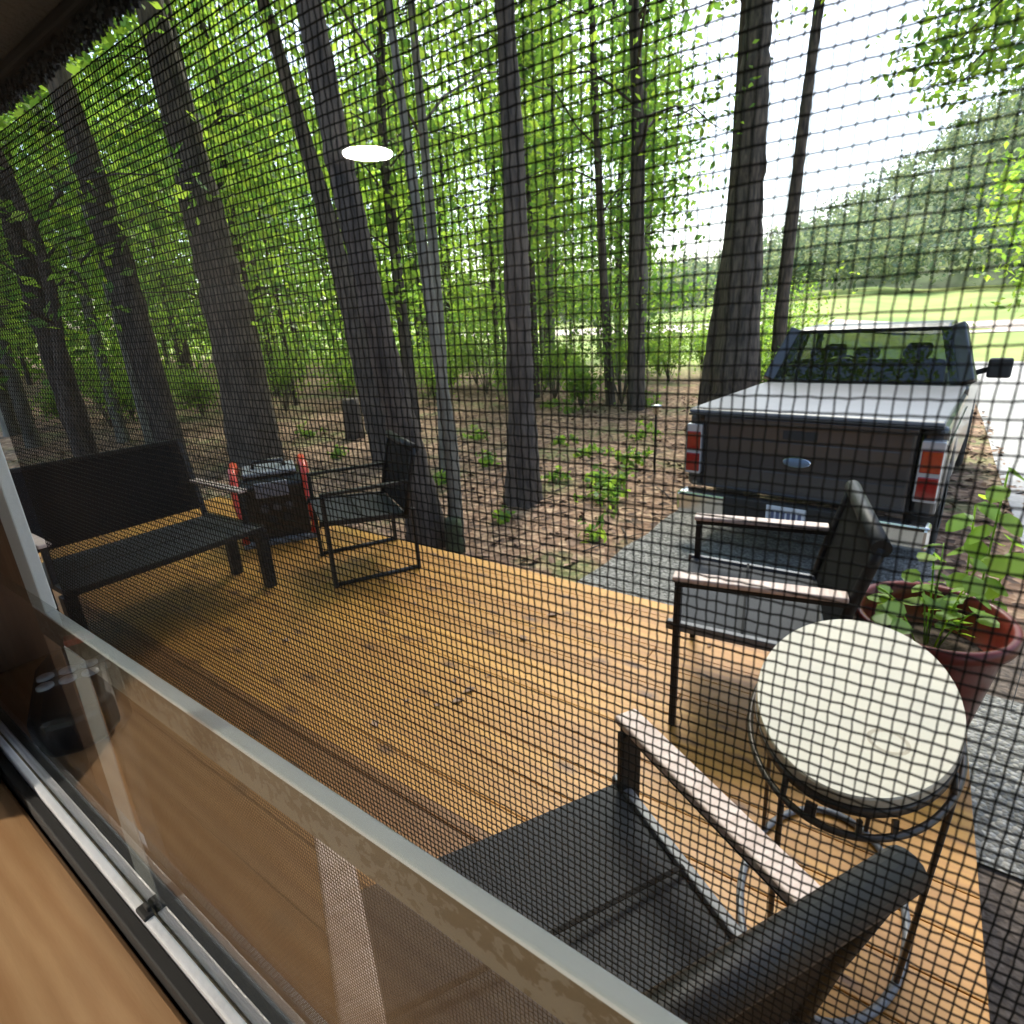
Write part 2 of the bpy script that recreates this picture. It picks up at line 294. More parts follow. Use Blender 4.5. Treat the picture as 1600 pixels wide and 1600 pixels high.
def groundmat():
    m, t, n, l = newmat('leaf_litter'); p = n['Principled BSDF']; p.inputs['Roughness'].default_value = 0.95
    tc = n.new('ShaderNodeTexCoord'); sx = n.new('ShaderNodeSeparateXYZ'); l.new(tc.outputs['Object'], sx.inputs[0])
    vo = n.new('ShaderNodeTexVoronoi'); vo.inputs['Scale'].default_value = 13; l.new(tc.outputs['Object'], vo.inputs[0])
    sv = n.new('ShaderNodeSeparateXYZ'); l.new(vo.outputs['Color'], sv.inputs[0])
    cr = n.new('ShaderNodeValToRGB'); l.new(sv.outputs[0], cr.inputs[0]); e = cr.color_ramp.elements
    e[0].position = 0.0; e[0].color = (0.055, 0.032, 0.022, 1); e[1].position = 1; e[1].color = (0.36, 0.245, 0.155, 1)
    q = e.new(0.4); q.color = (0.17, 0.095, 0.055, 1); q = e.new(0.7); q.color = (0.24, 0.145, 0.09, 1)
    gn = n.new('ShaderNodeTexNoise'); gn.inputs['Scale'].default_value = 0.9; gn.inputs['Detail'].default_value = 6; l.new(tc.outputs['Object'], gn.inputs[0])
    gr = n.new('ShaderNodeMapRange'); gr.inputs[1].default_value = 0.50; gr.inputs[2].default_value = 0.64; l.new(gn.outputs[0], gr.inputs[0])
    g2 = n.new('ShaderNodeMath'); g2.operation = 'MULTIPLY'; g2.inputs[1].default_value = 0.55; l.new(gr.outputs[0], g2.inputs[0])
    mx = n.new('ShaderNodeMix'); mx.data_type = 'RGBA'; l.new(g2.outputs[0], mx.inputs[0]); l.new(cr.outputs[0], mx.inputs[6]); mx.inputs[7].default_value = (0.10, 0.14, 0.035, 1)
    # meadow beyond the trees
    mr = n.new('ShaderNodeMapRange'); mr.inputs[1].default_value = 18; mr.inputs[2].default_value = 26; l.new(sx.outputs[1], mr.inputs[0])
    mn = n.new('ShaderNodeTexNoise'); mn.inputs['Scale'].default_value = 0.15; mn.inputs['Detail'].default_value = 8; l.new(tc.outputs['Object'], mn.inputs[0])
    mc = n.new('ShaderNodeValToRGB'); l.new(mn.outputs[0], mc.inputs[0]); mc.color_ramp.elements[0].position = 0.35; mc.color_ramp.elements[1].position = 0.65
    mc.color_ramp.elements[0].color = (0.13, 0.21, 0.04, 1); mc.color_ramp.elements[1].color = (0.27, 0.30, 0.08, 1)
    fx = n.new('ShaderNodeMix'); fx.data_type = 'RGBA'; l.new(mr.outputs[0], fx.inputs[0]); l.new(mx.outputs[2], fx.inputs[6]); l.new(mc.outputs[0], fx.inputs[7])
    l.new(fx.outputs[2], p.inputs['Base Color'])
    b = n.new('ShaderNodeBump'); b.inputs['Strength'].default_value = 1; b.inputs['Distance'].default_value = 0.03; l.new(vo.outputs['Distance'], b.inputs['Height']); l.new(b.outputs[0], p.inputs['Normal'])
    return m
M['ground'] = groundmat()
def stonemat(name, cols, sc):
    m, t, n, l = newmat(name); p = n['Principled BSDF']; p.inputs['Roughness'].default_value = 0.9
    tc = n.new('ShaderNodeTexCoord'); vo = n.new('ShaderNodeTexVoronoi'); vo.inputs['Scale'].default_value = sc; l.new(tc.outputs['Object'], vo.inputs[0])
    sv = n.new('ShaderNodeSeparateXYZ'); l.new(vo.outputs['Color'], sv.inputs[0]); cr = n.new('ShaderNodeValToRGB'); l.new(sv.outputs[0], cr.inputs[0]); e = cr.color_ramp.elements
    e[0].color = (*cols[0], 1); e[1].color = (*cols[2], 1); q = e.new(0.5); q.color = (*cols[1], 1)
    l.new(cr.outputs[0], p.inputs['Base Color']); b = n.new('ShaderNodeBump'); b.invert = True; b.inputs['Strength'].default_value = 1; b.inputs['Distance'].default_value = 0.02; l.new(vo.outputs['Distance'], b.inputs['Height']); l.new(b.outputs[0], p.inputs['Normal']); return m
M['gravel'] = stonemat('gravel', ((0.08, 0.077, 0.07), (0.165, 0.16, 0.148), (0.29, 0.28, 0.26)), 48)
M['drive'] = mat('driveway', (0.40, 0.39, 0.38), 0.9, c2=(0.27, 0.265, 0.26), scale=12, bump=0.5, bscale=90)
M['dirt'] = mat('dirt_bed', (0.14, 0.105, 0.08), 0.95, c2=(0.035, 0.025, 0.02), scale=22, bump=1.0, bscale=35)
M['pale_road'] = mat('pale_road', (0.55, 0.47, 0.40), 0.9, var=0.15, scale=3)
xs = np.concatenate([np.linspace(-260, -30, 60), np.linspace(-29, 8, 150), np.linspace(9, 260, 60)])
ys = np.concatenate([np.linspace(-60, -3, 20), np.linspace(-2.5, 26, 120), np.linspace(27, 320, 90)])
grid('ground', xs, ys, M['ground'])
# gravel path beside the deck, driveway, pale road across the meadow
def strip(name, pts, m, zoff):
    V = []; 
    for (xa, ya, xb, yb) in pts:
        for k in range(9):
            s = k/8; x = xa+(xb-xa)*s; y = ya+(yb-ya)*s; V.append((x, y, float(hz(x, y))+zoff))
    n = len(pts); Fq = [(i*9+k, i*9+k+1, (i+1)*9+k+1, (i+1)*9+k) for i in range(n-1) for k in range(8)]
    o = mesh_np(name, V, Fq, m, smooth=True); o['kind'] = 'structure'; return o
strip('gravel_path', [(-1.95+0.0*t+0.02*math.sin(t*9), 2.6+t*0.46, 0.35, 2.6+t*0.46) for t in range(0, 9)], M['gravel'], 0.012)
strip('driveway', [(0.95+0.02*t, 4.2+t*1.2, 4.6+t*0.1, 4.2+t*1.2) for t in range(0, 24)], M['drive'], 0.012)
strip('dirt_bed', [(0.36, -0.5+t*0.55, 1.7, -0.5+t*0.55) for t in range(0, 10)], M['dirt'], 0.016)
strip('gravel_bed', [(0.345, 2.15+t*0.14, 1.0, 2.15+t*0.14) for t in range(0, 10)], M['gravel'], 0.03)
strip('pale_road', [(-60+t*6, 44+0.9*t*0.4, -60+t*6, 52+0.9*t*0.4) for t in range(0, 34)], M['pale_road'], 0.03)

# ------------------------------------------------------------------ deck
deck = thing('wooden_deck', 'honey coloured wooden deck of knotty planks under the chairs', 'deck')
b = MB(); NB = 18; y1 = 2.712
for k in range(NB):
    ya = y1-0.145*(k+1)+0.0020; yb = y1-0.145*k-0.0020
    cuts = [0.334, -0.62-1.1*((k*37) % 5)/5.0 if k < 11 else -0.62, -5.6]
    if k % 2 == 0 and k < 11: cuts = [0.334, -2.5-((k*53) % 7)/5.0, -5.6]
    for q in range(len(cuts)-1):
        b.box(cuts[q+1]+0.0015, cuts[q]-0.0015, ya, yb, -0.032, 0.0)
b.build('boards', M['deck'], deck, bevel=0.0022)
M['deck_rim'] = woodmat('deck_rim', (0.25, 0.14, 0.05), (0.46, 0.28, 0.11), grain=(2, 30, 30), rough=0.5)
b = MB(); b.box(-5.6, 0.334, y1-0.045, y1-0.005, -0.22, -0.033); b.box(0.29, 0.328, 0.1, y1-0.046, -0.22, -0.033); b.build('rim_board', M['deck_rim'], deck)
for (px, py) in ((-5.4, 2.55), (-3.4, 2.55), (-1.4, 2.55), (0.2, 2.55), (0.2, 1.0)):
    b = MB(); b.box(px-0.05, px+0.05, py-0.05, py+0.05, float(hz(px, py))-0.1, -0.035); b.build('post', M['deck_rim'], deck)

# ------------------------------------------------------------------ the room behind the window and the house wall
Z = CAMZ
CZ = Z-0.205                                   # counter height
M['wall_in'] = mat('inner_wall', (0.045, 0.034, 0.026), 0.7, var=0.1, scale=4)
M['ceil'] = mat('ceiling', (0.12, 0.11, 0.10), 0.8, var=0.1, scale=6)
M['siding'] = mat('siding', (0.16, 0.13, 0.10), 0.8, var=0.25, scale=4, stretch=(1, 1, 12))
def struct(name, b, m): o = b.build(name, m); o['kind'] = 'structure'; return o
WX0, WX1, WZ0, WZ1 = -0.470, 0.42, Z-0.30, Z+0.10
b = MB(); b.box(-5.5, WX0, 0.052, 0.0785, -0.3, 2.4); b.box(WX1, 1.9, 0.052, 0.0785, -0.3, 2.4); b.box(WX0, WX1, 0.052, 0.0785, WZ1, 2.4); b.box(WX0, WX1, 0.052, 0.0785, -0.3, WZ0)
tag(b.build('house_wall', M['siding']), 'brown outside wall of the cabin around the screened window', 'wall')
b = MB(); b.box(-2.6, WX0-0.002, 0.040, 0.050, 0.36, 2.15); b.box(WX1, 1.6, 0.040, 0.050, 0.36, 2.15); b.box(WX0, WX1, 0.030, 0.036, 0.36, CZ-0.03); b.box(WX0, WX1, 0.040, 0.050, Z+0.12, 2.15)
b.box(-2.65, -2.6, -2.4, 0.05, 0.36, 2.15); b.box(1.6, 1.65, -0.25, 0.05, 0.36, 2.15); b.box(1.6, 1.65, -2.4, -2.25, 0.36, 2.15); b.box(-2.65, 1.65, -2.45, -2.4, 0.36, 2.15)  # unseen gap in the right wall added so daylight reaches the counter
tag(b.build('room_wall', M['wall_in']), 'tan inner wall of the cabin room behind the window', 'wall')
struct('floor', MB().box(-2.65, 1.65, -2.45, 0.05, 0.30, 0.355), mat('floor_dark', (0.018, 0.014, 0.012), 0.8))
struct('ceiling', MB().box(-2.65, 1.65, -2.45, 0.05, 2.152, 2.20), M['ceil'])
tag(MB().box(-5.6, 2.0, -2.6, 0.98, 2.46, 2.56).build('roof', M['siding']), 'flat brown cabin roof above the room, front overhang added to block sun', 'roof')  # unseen front overhang added to keep sun off the window rail
tag(MB().box(-0.490, -0.472, -0.12, 0.0385, CZ+0.001, 2.1).build('wood_partition', woodmat('partition_wood', (0.13, 0.065, 0.036), (0.27, 0.145, 0.082), grain=(60, 60, 5)), bevel=0.001), 'dark brown wood panel at the end of the plywood counter', 'panel')
tag(MB().box(-0.60, 0.9, -0.085, 0.0315, CZ-0.025, CZ).build('plywood_counter', M['plywood'], bevel=0.0015), 'varnished pale plywood counter along the inside of the window', 'counter')
# ceiling lamp (its reflection shows in the pane)
lr = ray(575, 240); lr = lr/lr[1]; t_ = (2.14-Z)/lr[2]
lx, ly = lr[0]*t_, 0.0834-t_
lampo = thing('ceiling_lamp', 'round white lit ceiling lamp reflected in the window pane', 'lamp', (lx, ly, 2.152))
MB().lathe([(0.02, 0), (0.098, 0), (0.100, -0.006), (0.096, -0.010)], 40).build('lamp_base', M['white_metal'], lampo)
MB().lathe([(0.092, -0.0105), (0.090, -0.016), (0.06, -0.021), (0.01, -0.022)], 40).build('diffuser', emit('lamp_glow', (1.0, 0.90, 0.76), 620.0), lampo)

# ------------------------------------------------------------------ window
win = thing('window', 'white framed sliding window with black insect screen seen from indoors', 'window', (0, 0, Z))
def wbox(name, m, *a, bev=0.0006): return MB().box(*a).build(name, m, win, bevel=bev)
b = MB(); b.box(WX0, WX1, 0.0366, 0.0397, -0.215, -0.1945)
M['dirty_white'] = mat('dirty_white', (0.78, 0.80, 0.83), 0.35, c2=(0.66, 0.67, 0.69), scale=60, bump=0.1, bscale=400)
b.build('bottom_track', M['dirty_white'], win, bevel=0.0007)
M['groove_dirt'] = mat('groove_dirt', (0.30, 0.24, 0.16), 0.9, c2=(0.06, 0.05, 0.03), scale=300)
wbox('track_dirt', M['groove_dirt'], WX0, WX1, 0.03975, 0.0401, -0.210, -0.1953)
wbox('gasket', M['black_rubber'], WX0, WX1, 0.0322, 0.0364, -0.215, -0.1975)
wbox('gasket', M['gray_metal'], WX0, WX1, 0.0434, 0.0500, -0.287, -0.2040)
M['pane'] = glassmat('window_glass', base=0.09); M['pane_coated'] = glassmat('coated_glass', base=0.010, top=0.16)
pane = wbox('glass_pane', M['pane'], WX0, WX1, 0.0402, 0.0432, -0.215, -0.0752, bev=0)
wbox('glass_pane', M['pane_coated'], WX0, WX1, 0.0402, 0.0432, -0.0750, 0.095, bev=0)
wbox('outer_track', M['gray_metal'], WX0, WX1, 0.0525, 0.0735, -0.296, -0.288)
wbox('outer_sill', M['white_metal'], WX0, WX1, 0.0749, 0.0783, -0.298, -0.286)
# mid rail: bright top, dirty inner face
def dirtface():
    m, t, n, l = newmat('rail_paint'); p = n['Principled BSDF']; p.inputs['Roughness'].default_value = 0.4
    tc = n.new('ShaderNodeTexCoord'); g = n.new('ShaderNodeNewGeometry'); sx = n.new('ShaderNodeSeparateXYZ'); l.new(tc.outputs['Object'], sx.inputs[0])
    nz = n.new('ShaderNodeTexNoise'); nz.inputs['Scale'].default_value = 330; nz.inputs['Detail'].default_value = 5; l.new(tc.outputs['Object'], nz.inputs[0])
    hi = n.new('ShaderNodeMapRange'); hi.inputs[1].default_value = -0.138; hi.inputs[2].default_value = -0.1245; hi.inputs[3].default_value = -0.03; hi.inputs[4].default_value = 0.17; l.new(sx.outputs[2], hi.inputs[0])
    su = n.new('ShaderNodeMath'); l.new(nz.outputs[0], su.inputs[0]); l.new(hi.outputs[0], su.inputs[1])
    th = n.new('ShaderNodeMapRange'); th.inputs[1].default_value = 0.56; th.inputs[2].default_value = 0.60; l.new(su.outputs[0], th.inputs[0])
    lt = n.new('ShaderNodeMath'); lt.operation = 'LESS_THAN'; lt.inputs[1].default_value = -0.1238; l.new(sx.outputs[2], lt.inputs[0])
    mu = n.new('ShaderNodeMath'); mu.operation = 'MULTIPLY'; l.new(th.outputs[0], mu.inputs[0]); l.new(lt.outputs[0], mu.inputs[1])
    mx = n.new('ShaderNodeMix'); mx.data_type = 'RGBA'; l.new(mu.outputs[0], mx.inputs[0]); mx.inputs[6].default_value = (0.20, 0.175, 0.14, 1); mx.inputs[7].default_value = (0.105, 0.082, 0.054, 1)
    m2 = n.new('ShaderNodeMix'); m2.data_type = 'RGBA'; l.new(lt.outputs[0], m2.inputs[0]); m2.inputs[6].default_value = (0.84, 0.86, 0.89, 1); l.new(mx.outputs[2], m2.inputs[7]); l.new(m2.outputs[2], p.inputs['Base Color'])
    return m
wbox('mid_rail', dirtface(), -0.352, WX1, 0.0655, 0.0705, -0.1395, -0.1225, bev=0.0008)
wbox('side_stile', M['white_metal'], -0.352, -0.331, 0.0655, 0.0705, -0.1222, 0.068)
wbox('outer_jamb', woodmat('jamb_wood', (0.16, 0.082, 0.045), (0.32, 0.18, 0.10), grain=(60, 60, 5)), WX0, -0.3525, 0.0660, 0.0712, -0.285, 0.098)
wbox('outer_jamb', M['white_metal'], WX1-0.02, WX1, 0.0585, 0.0780, -0.285, 0.098)
wbox('head_valance', M['gray_valance'], -0.3515, WX1-0.0205, 0.0440, 0.0650, 0.0615, 0.0985)
wbox('valance_seal', M['black_rubber'], -0.3515, WX1-0.0205, 0.0595, 0.0656, 0.0588, 0.0614)
# fuzzy pile along the valance
hb = MB()
V = []; Fq = []
for i in range(15000):
    x = -0.35+0.75*rng.random(); y = 0.0605+0.005*rng.random(); l_ = 0.0012+0.0010*rng.random(); a = rng.normal(0, 0.25); wd = 0.00011
    k = len(V); V += [(x-wd, y, 0.0592), (x+wd, y, 0.0592), (x+a*l_+wd*0.4, y+rng.normal(0, .0005), 0.0590-l_), (x+a*l_-wd*0.4, y, 0.0590-l_)]; Fq.append((k, k+1, k+2, k+3))
mesh_np('pile_strip', V, Fq, M['black_rubber'], win)
# translucent edge of the sliding pane and the clip it stands in
def frosted():
    m, t, n, l = newmat('pane_edge_plastic'); n.remove(n['Principled BSDF']); d = n.new('ShaderNodeBsdfDiffuse'); d.inputs[0].default_value = (0.75, 0.76, 0.76, 1)
    tr = n.new('ShaderNodeBsdfTransparent'); mx = n.new('ShaderNodeMixShader'); mx.inputs[0].default_value = 0.42; l.new(tr.outputs[0], mx.inputs[1]); l.new(d.outputs[0], mx.inputs[2]); l.new(mx.outputs[0], n['Material Output'].inputs[0]); return m
b = MB(); b.prism([(-0.2215, -0.2035), (-0.2030, -0.2035), (-0.1950, -0.0905), (-0.2110, -0.0905)], 'y', 0.0434, 0.0438); b.build('pane_edge', frosted(), win)
b = MB(); b.box(-0.2045, -0.1965, 0.0364, 0.0399, -0.1955, -0.1936); b.box(-0.2025, -0.1985, 0.0385, 0.0400, -0.1955, -0.1915); b.build('clip', M['black_rubber'], win, bevel=0.0008)
# insect screen: woven round threads, 18 x 14 to the inch
def woven():
    px, pz, rad = 0.001411, 0.001814, 0.000152
    x0, x1, z0, z1 = -0.3305, 0.30, -0.284, 0.066
    nx = int((x1-x0)/px); nz = int((z1-z0)/pz)
    X = x0+px*np.arange(nx); Zg = z0+pz*np.arange(nz)
    gx, gz = np.meshgrid(X, Zg, indexing='ij')
    # slow sag of the cloth plus thread wobble
    sag = 0.0004*np.sin(gx*14+1.0)*np.cos(gz*11)
    wobx = 0.00004*rng.normal(size=(nx, nz)) + 0.00005*rng.normal(size=(nx, 1)) + 0.0003*np.sin(gz*15+gx*5)
    wobz = 0.00004*rng.normal(size=(nx, nz)) + 0.0004*np.sin(gx*9+0.6)*np.cos(gz*6)
    sgn = ((np.arange(nx)[:, None]+np.arange(nz)[None, :]) % 2)*2-1
    Vs = []; Fs = []; base = 0
    tri = np.array([0, 2*np.pi/4, np.pi, 3*np.pi/2])+np.pi/4
    for axis in (0, 1):
        P = np.stack([gx+wobx, 0.0743+sag+(sgn if axis else -sgn)*rad*0.5, gz+wobz], -1)   # nx,nz,3
        # zigzag of the verticals as they pass over and under
        if axis: P[..., 0] += sgn*0.00003
        if axis == 0: P = P.transpose(1, 0, 2)      # threads along x: first index row, second along
        T, L = P.shape[:2]
        ring = np.zeros((T, L, 4, 3))
        for k, a in enumerate(tri):
            if axis: o = np.array([math.cos(a), math.sin(a), 0])*rad*0.85
            else: o = np.array([0, math.sin(a), math.cos(a)])*rad
            ring[:, :, k] = P+o
        Vs.append(ring.reshape(-1, 3))
        i, j, k = np.meshgrid(np.arange(T), np.arange(L-1), np.arange(4), indexing='ij')
        a0 = (i*L+j)*4+k; a1 = (i*L+j)*4+(k+1) % 4
        Fs.append((np.stack([a0, a1, a1+4, a0+4], -1).reshape(-1, 4))+base); base += T*L*4
    return np.concatenate(Vs), np.concatenate(Fs)
V, Fq = woven()
M['screen'] = mat('screen_thread', (0.005, 0.0048, 0.0048), 0.7, spec=0.06, var=0.2, scale=200)
mesh_np('insect_screen', V, Fq, M['screen'], win, smooth=True)

# remote lying on the counter: the photo shows it mirrored in the pane
rem = thing('remote_control', 'black remote with six pale oval buttons mirrored in the window pane', 'remote', (-0.386, 0.0030, CZ), R(17))
def rem_pts(): return None
b = MB()
# local x: along the counter towards the camera; the wide rounded end faces the camera
prof = [(0.052, -0.013), (0.055, 0.0), (0.052, 0.013), (0.040, 0.019), (-0.02, 0.017), (-0.040, 0.010), (-0.041, -0.010), (-0.02, -0.017), (0.040, -0.019)]
b.prism(prof, 'z', 0.0004, 0.024); b.build('body', M['plastic_black'], rem, bevel=0.005, seg=3)
for i in range(2):
    for j in range(3):
        MB().lathe([(0.0043, 0), (0.0043, 0.0014), (0.003, 0.002), (0.0003, 0.0021)], 16, c=(0.012-i*0.012, -0.0105+j*0.0105, 0.0238)).build('button', M['button'], rem)
MB().box(-0.043, -0.034, -0.009, 0.001, 0.024, 0.0285).build('indicator', M['red_paint'], rem, bevel=0.0005)

# ------------------------------------------------------------------ patio furniture
def sling_mb(w_, pts, sag=0.012, nx=10):
    """cloth sheet of width w_ following the (y,z) line pts"""
    P = np.array(pts, float); b = MB(); n = len(P)
    for side in (0.0, -0.006):
        vs = []; fs = []
        for i in range(n):
            for k in range(nx+1):
                s = k/nx; x = -w_/2+w_*s; d = sag*math.sin(math.pi*s)*math.sin(math.pi*(i+0.5)/n)
                vs.append((x, P[i][0], P[i][1]-d+side))
        for i in range(n-1):
            for k in range(nx): fs.append((i*(nx+1)+k, i*(nx+1)+k+1, (i+1)*(nx+1)+k+1, (i+1)*(nx+1)+k))
        b.add(vs, fs, True)
    return b
def lerp(a, c, n): return [(a[0]+(c[0]-a[0])*i/n, a[1]+(c[1]-a[1])*i/n) for i in range(n+1)]
def armchair(label, loc, rz, group, sled=False, arm_z=0.62, half=0.335, wood=True):
    t = thing('armchair', label, 'chair', loc, rz, group)
    sm = M['sling']; fm = M['black_metal']
    # seat and back cloth (front = +y)
    s = sling_mb(half*2-0.03, lerp((0.275, 0.425), (-0.23, 0.385), 10)).build('seat', sm, t, fix=False)
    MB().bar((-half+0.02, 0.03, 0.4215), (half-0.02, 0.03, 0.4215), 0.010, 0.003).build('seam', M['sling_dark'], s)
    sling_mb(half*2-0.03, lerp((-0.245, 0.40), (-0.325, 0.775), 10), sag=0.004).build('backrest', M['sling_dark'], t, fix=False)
    for sx in (-1, 1):
        x = sx*half
        MB().bar((x-sx*0.012, 0.29, 0.42), (x-sx*0.012, -0.24, 0.38), 0.024, 0.036).build('seat_rail', M['gray_metal'] if not sled else fm, t, bevel=0.004)
        MB().tube([(x, -0.235, 0.36), (x, -0.275, 0.56), (x, -0.32, 0.74), (x, -0.335, 0.80)], 0.019, 10).build('back_post', fm, t)
        MB().bar((x, 0.265, arm_z-0.022), (x, -0.28, arm_z-0.022), 0.036, 0.020).build('arm_bar', fm, t, bevel=0.003)
        if wood: MB().box(x-0.030, x+0.030, -0.270, 0.272, arm_z-0.011, arm_z+0.010).build('armrest', M['arm_wood'], t, bevel=0.006, seg=3)
        MB().box(x-0.026, x+0.026, 0.240, 0.264, 0.0, arm_z-0.0325).build('leg', fm, t, bevel=0.003)
        if sled:
            MB().tube([(x, 0.252, 0.014), (x, -0.29, 0.014)], 0.014, 8).build('runner', fm, t)
            MB().bar((x, -0.285, 0.0), (x, -0.285, 0.42), 0.03, 0.022, up=(0, 1, 0)).build('leg', fm, t, bevel=0.003)
        else:
            MB().bar((x, -0.235, 0.40), (x, -0.36, 0.0), 0.036, 0.024, up=(0, 1, 0)).build('leg', fm, t, bevel=0.003)
    MB().tube([(-half-0.015, -0.335, 0.80), (half+0.015, -0.335, 0.80)], 0.028, 14, sx=1.0).build('top_rail', fm, t)
    MB().tube([(-half, -0.24, 0.37), (half, -0.24, 0.37)], 0.015, 8).build('stretcher', fm, t)
    MB().tube([(-half, 0.252, 0.39), (half, 0.252, 0.39)], 0.013, 8).build('stretcher', fm, t)
    return t
def face(fx, fy): return math.atan2(-fx, fy)
def place(mid_front, f):       # middle of the arms from a front corner point etc.
    return mid_front
CH = 'black sling patio chairs'
# near chair: far arm runs (-.43,1.013) -> (0,.756)
f = np.array([-0.858, 0.513]); rt = np.array([f[1], -f[0]]); c = np.array([-0.215, 0.885])-rt*0.335
armchair('black sling armchair nearest the window, its back towards the oval table', (c[0], c[1], 0), face(*f), CH)
f = np.array([-0.98, -0.20]); rt = np.array([f[1], -f[0]]); c = np.array([-0.345, 1.857])+rt*0.335
armchair('black sling armchair between the oval table and the truck', (c[0], c[1], 0), face(*f), CH)
f = np.array([-0.481, -0.877]); rt = np.array([f[1], -f[0]]); c = np.array([-2.66, 2.15])+rt*0.30
armchair('black sled based chair standing side on between the bench and the trees', (c[0], c[1], 0), face(*f), CH, sled=True, half=0.30, wood=False)

# two-seat bench, facing +x
bn = thing('patio_bench', 'black two seat metal bench with mesh seat at left of the deck', 'bench', (-3.50, 1.23, 0), -math.pi/2)
fm = M['black_metal']
def panel(w_, a, c2, n=8, sag=0.004): return sling_mb(w_, lerp(a, c2, n), sag=sag)
panel(0.98, (0.355, 0.405), (0.06, 0.398)).build('seat', M['sling'], bn, fix=False)
panel(0.98, (0.03, 0.396), (-0.30, 0.385)).build('seat', M['sling'], bn, fix=False)
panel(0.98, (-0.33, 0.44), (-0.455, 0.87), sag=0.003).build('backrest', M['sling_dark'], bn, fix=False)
for sx in (-1, 1):
    x = sx*0.50
    MB().bar((x, 0.36, 0.395), (x, -0.34, 0.378), 0.026, 0.034).build('seat_rail', fm, bn, bevel=0.004)
    MB().box(x-0.030, x+0.030, 0.29, 0.355, 0.0, 0.378).build('leg', fm, bn, bevel=0.004)
    MB().box(x-0.030, x+0.030, -0.10, -0.04, 0.0, 0.372).build('leg', fm, bn, bevel=0.004)
    MB().bar((x, -0.32, 0.36), (x, -0.462, 0.885), 0.034, 0.026, up=(0, 1, 0)).build('back_post', fm, bn, bevel=0.004)
    MB().box(x-0.028, x+0.028, -0.40, 0.22, 0.602, 0.622).build('armrest', M['arm_wood'], bn, bevel=0.005)
    MB().bar((x, 0.19, 0.395), (x, 0.19, 0.600), 0.03, 0.024, up=(0, 1, 0)).build('arm_post', fm, bn, bevel=0.003)
MB().bar((-0.5, 0.357, 0.392), (0.5, 0.357, 0.392), 0.02, 0.034).build('front_rail', fm, bn, bevel=0.004)
MB().bar((-0.5, 0.045, 0.385), (0.5, 0.045, 0.385), 0.02, 0.03).build('middle_rail', fm, bn, bevel=0.004)
MB().bar((-0.5, -0.462, 0.88), (0.5, -0.462, 0.88), 0.024, 0.024).build('top_rail', fm, bn, bevel=0.004)

# oval side table
tb = thing('side_table', 'oval cream topped side table on dark metal rings and legs', 'table', (-0.013, 1.325, 0))
AX, AY, TH = 0.200, 0.352, 0.668
MB().lathe([(0.01, TH-0.022), (0.995, TH-0.022), (1.0, TH-0.018), (1.0, TH-0.004), (0.992, TH), (0.01, TH)], 64, sx=AX, sy=AY).build('tabletop', M['cream'], tb, sharp=25)
def oval(ax, ay, z, n=72): return [(ax*math.cos(2*math.pi*k/n), ay*math.sin(2*math.pi*k/n), z) for k in range(n)]
b = MB(); b.lathe([(0.985, TH-0.040), (1.01, TH-0.040), (1.01, TH-0.0225), (0.985, TH-0.0225), (0.985, TH-0.040)], 64, sx=AX, sy=AY, cap=False); b.build('apron', M['bronze'], tb)
MB().tube(oval(AX*1.04, AY*1.03, TH-0.080), 0.0070, 8, closed=True).build('upper_ring', M['bronze'], tb)
MB().tube(oval(0.190, 0.318, 0.011), 0.010, 8, closed=True).build('base_ring', M['gray_metal'], tb)
for k, a in enumerate((-25, 65, 155, 245)):
    ca, sa = math.cos(R(a)), math.sin(R(a))
    MB().tube([(AX*1.0*ca, AY*1.0*sa, TH-0.03), (AX*1.04*ca, AY*1.03*sa, TH-0.085), (0.19*ca, 0.318*sa, 0.012)], 0.0062, 8).build('leg', M['bronze'], tb)
for a in (-62, -78, -100, 110):
    ca, sa = math.cos(R(a)), math.sin(R(a)); MB().bar((AX*1.01*ca, AY*1.0*sa, TH-0.05), (AX*1.04*ca, AY*1.03*sa, TH-0.083), 0.02 if a == -100 else 0.01, 0.006, up=(ca, sa, 0)).build('spacer', M['bronze'], tb)

MB().lathe([(0.030, TH+0.0004), (0.034, TH+0.0007), (0.038, TH+0.0004)], 28, c=(0.07, -0.16, 0), cap=False).build('stain_ring', mat('stain', (0.30, 0.26, 0.19), 0.6), tb)
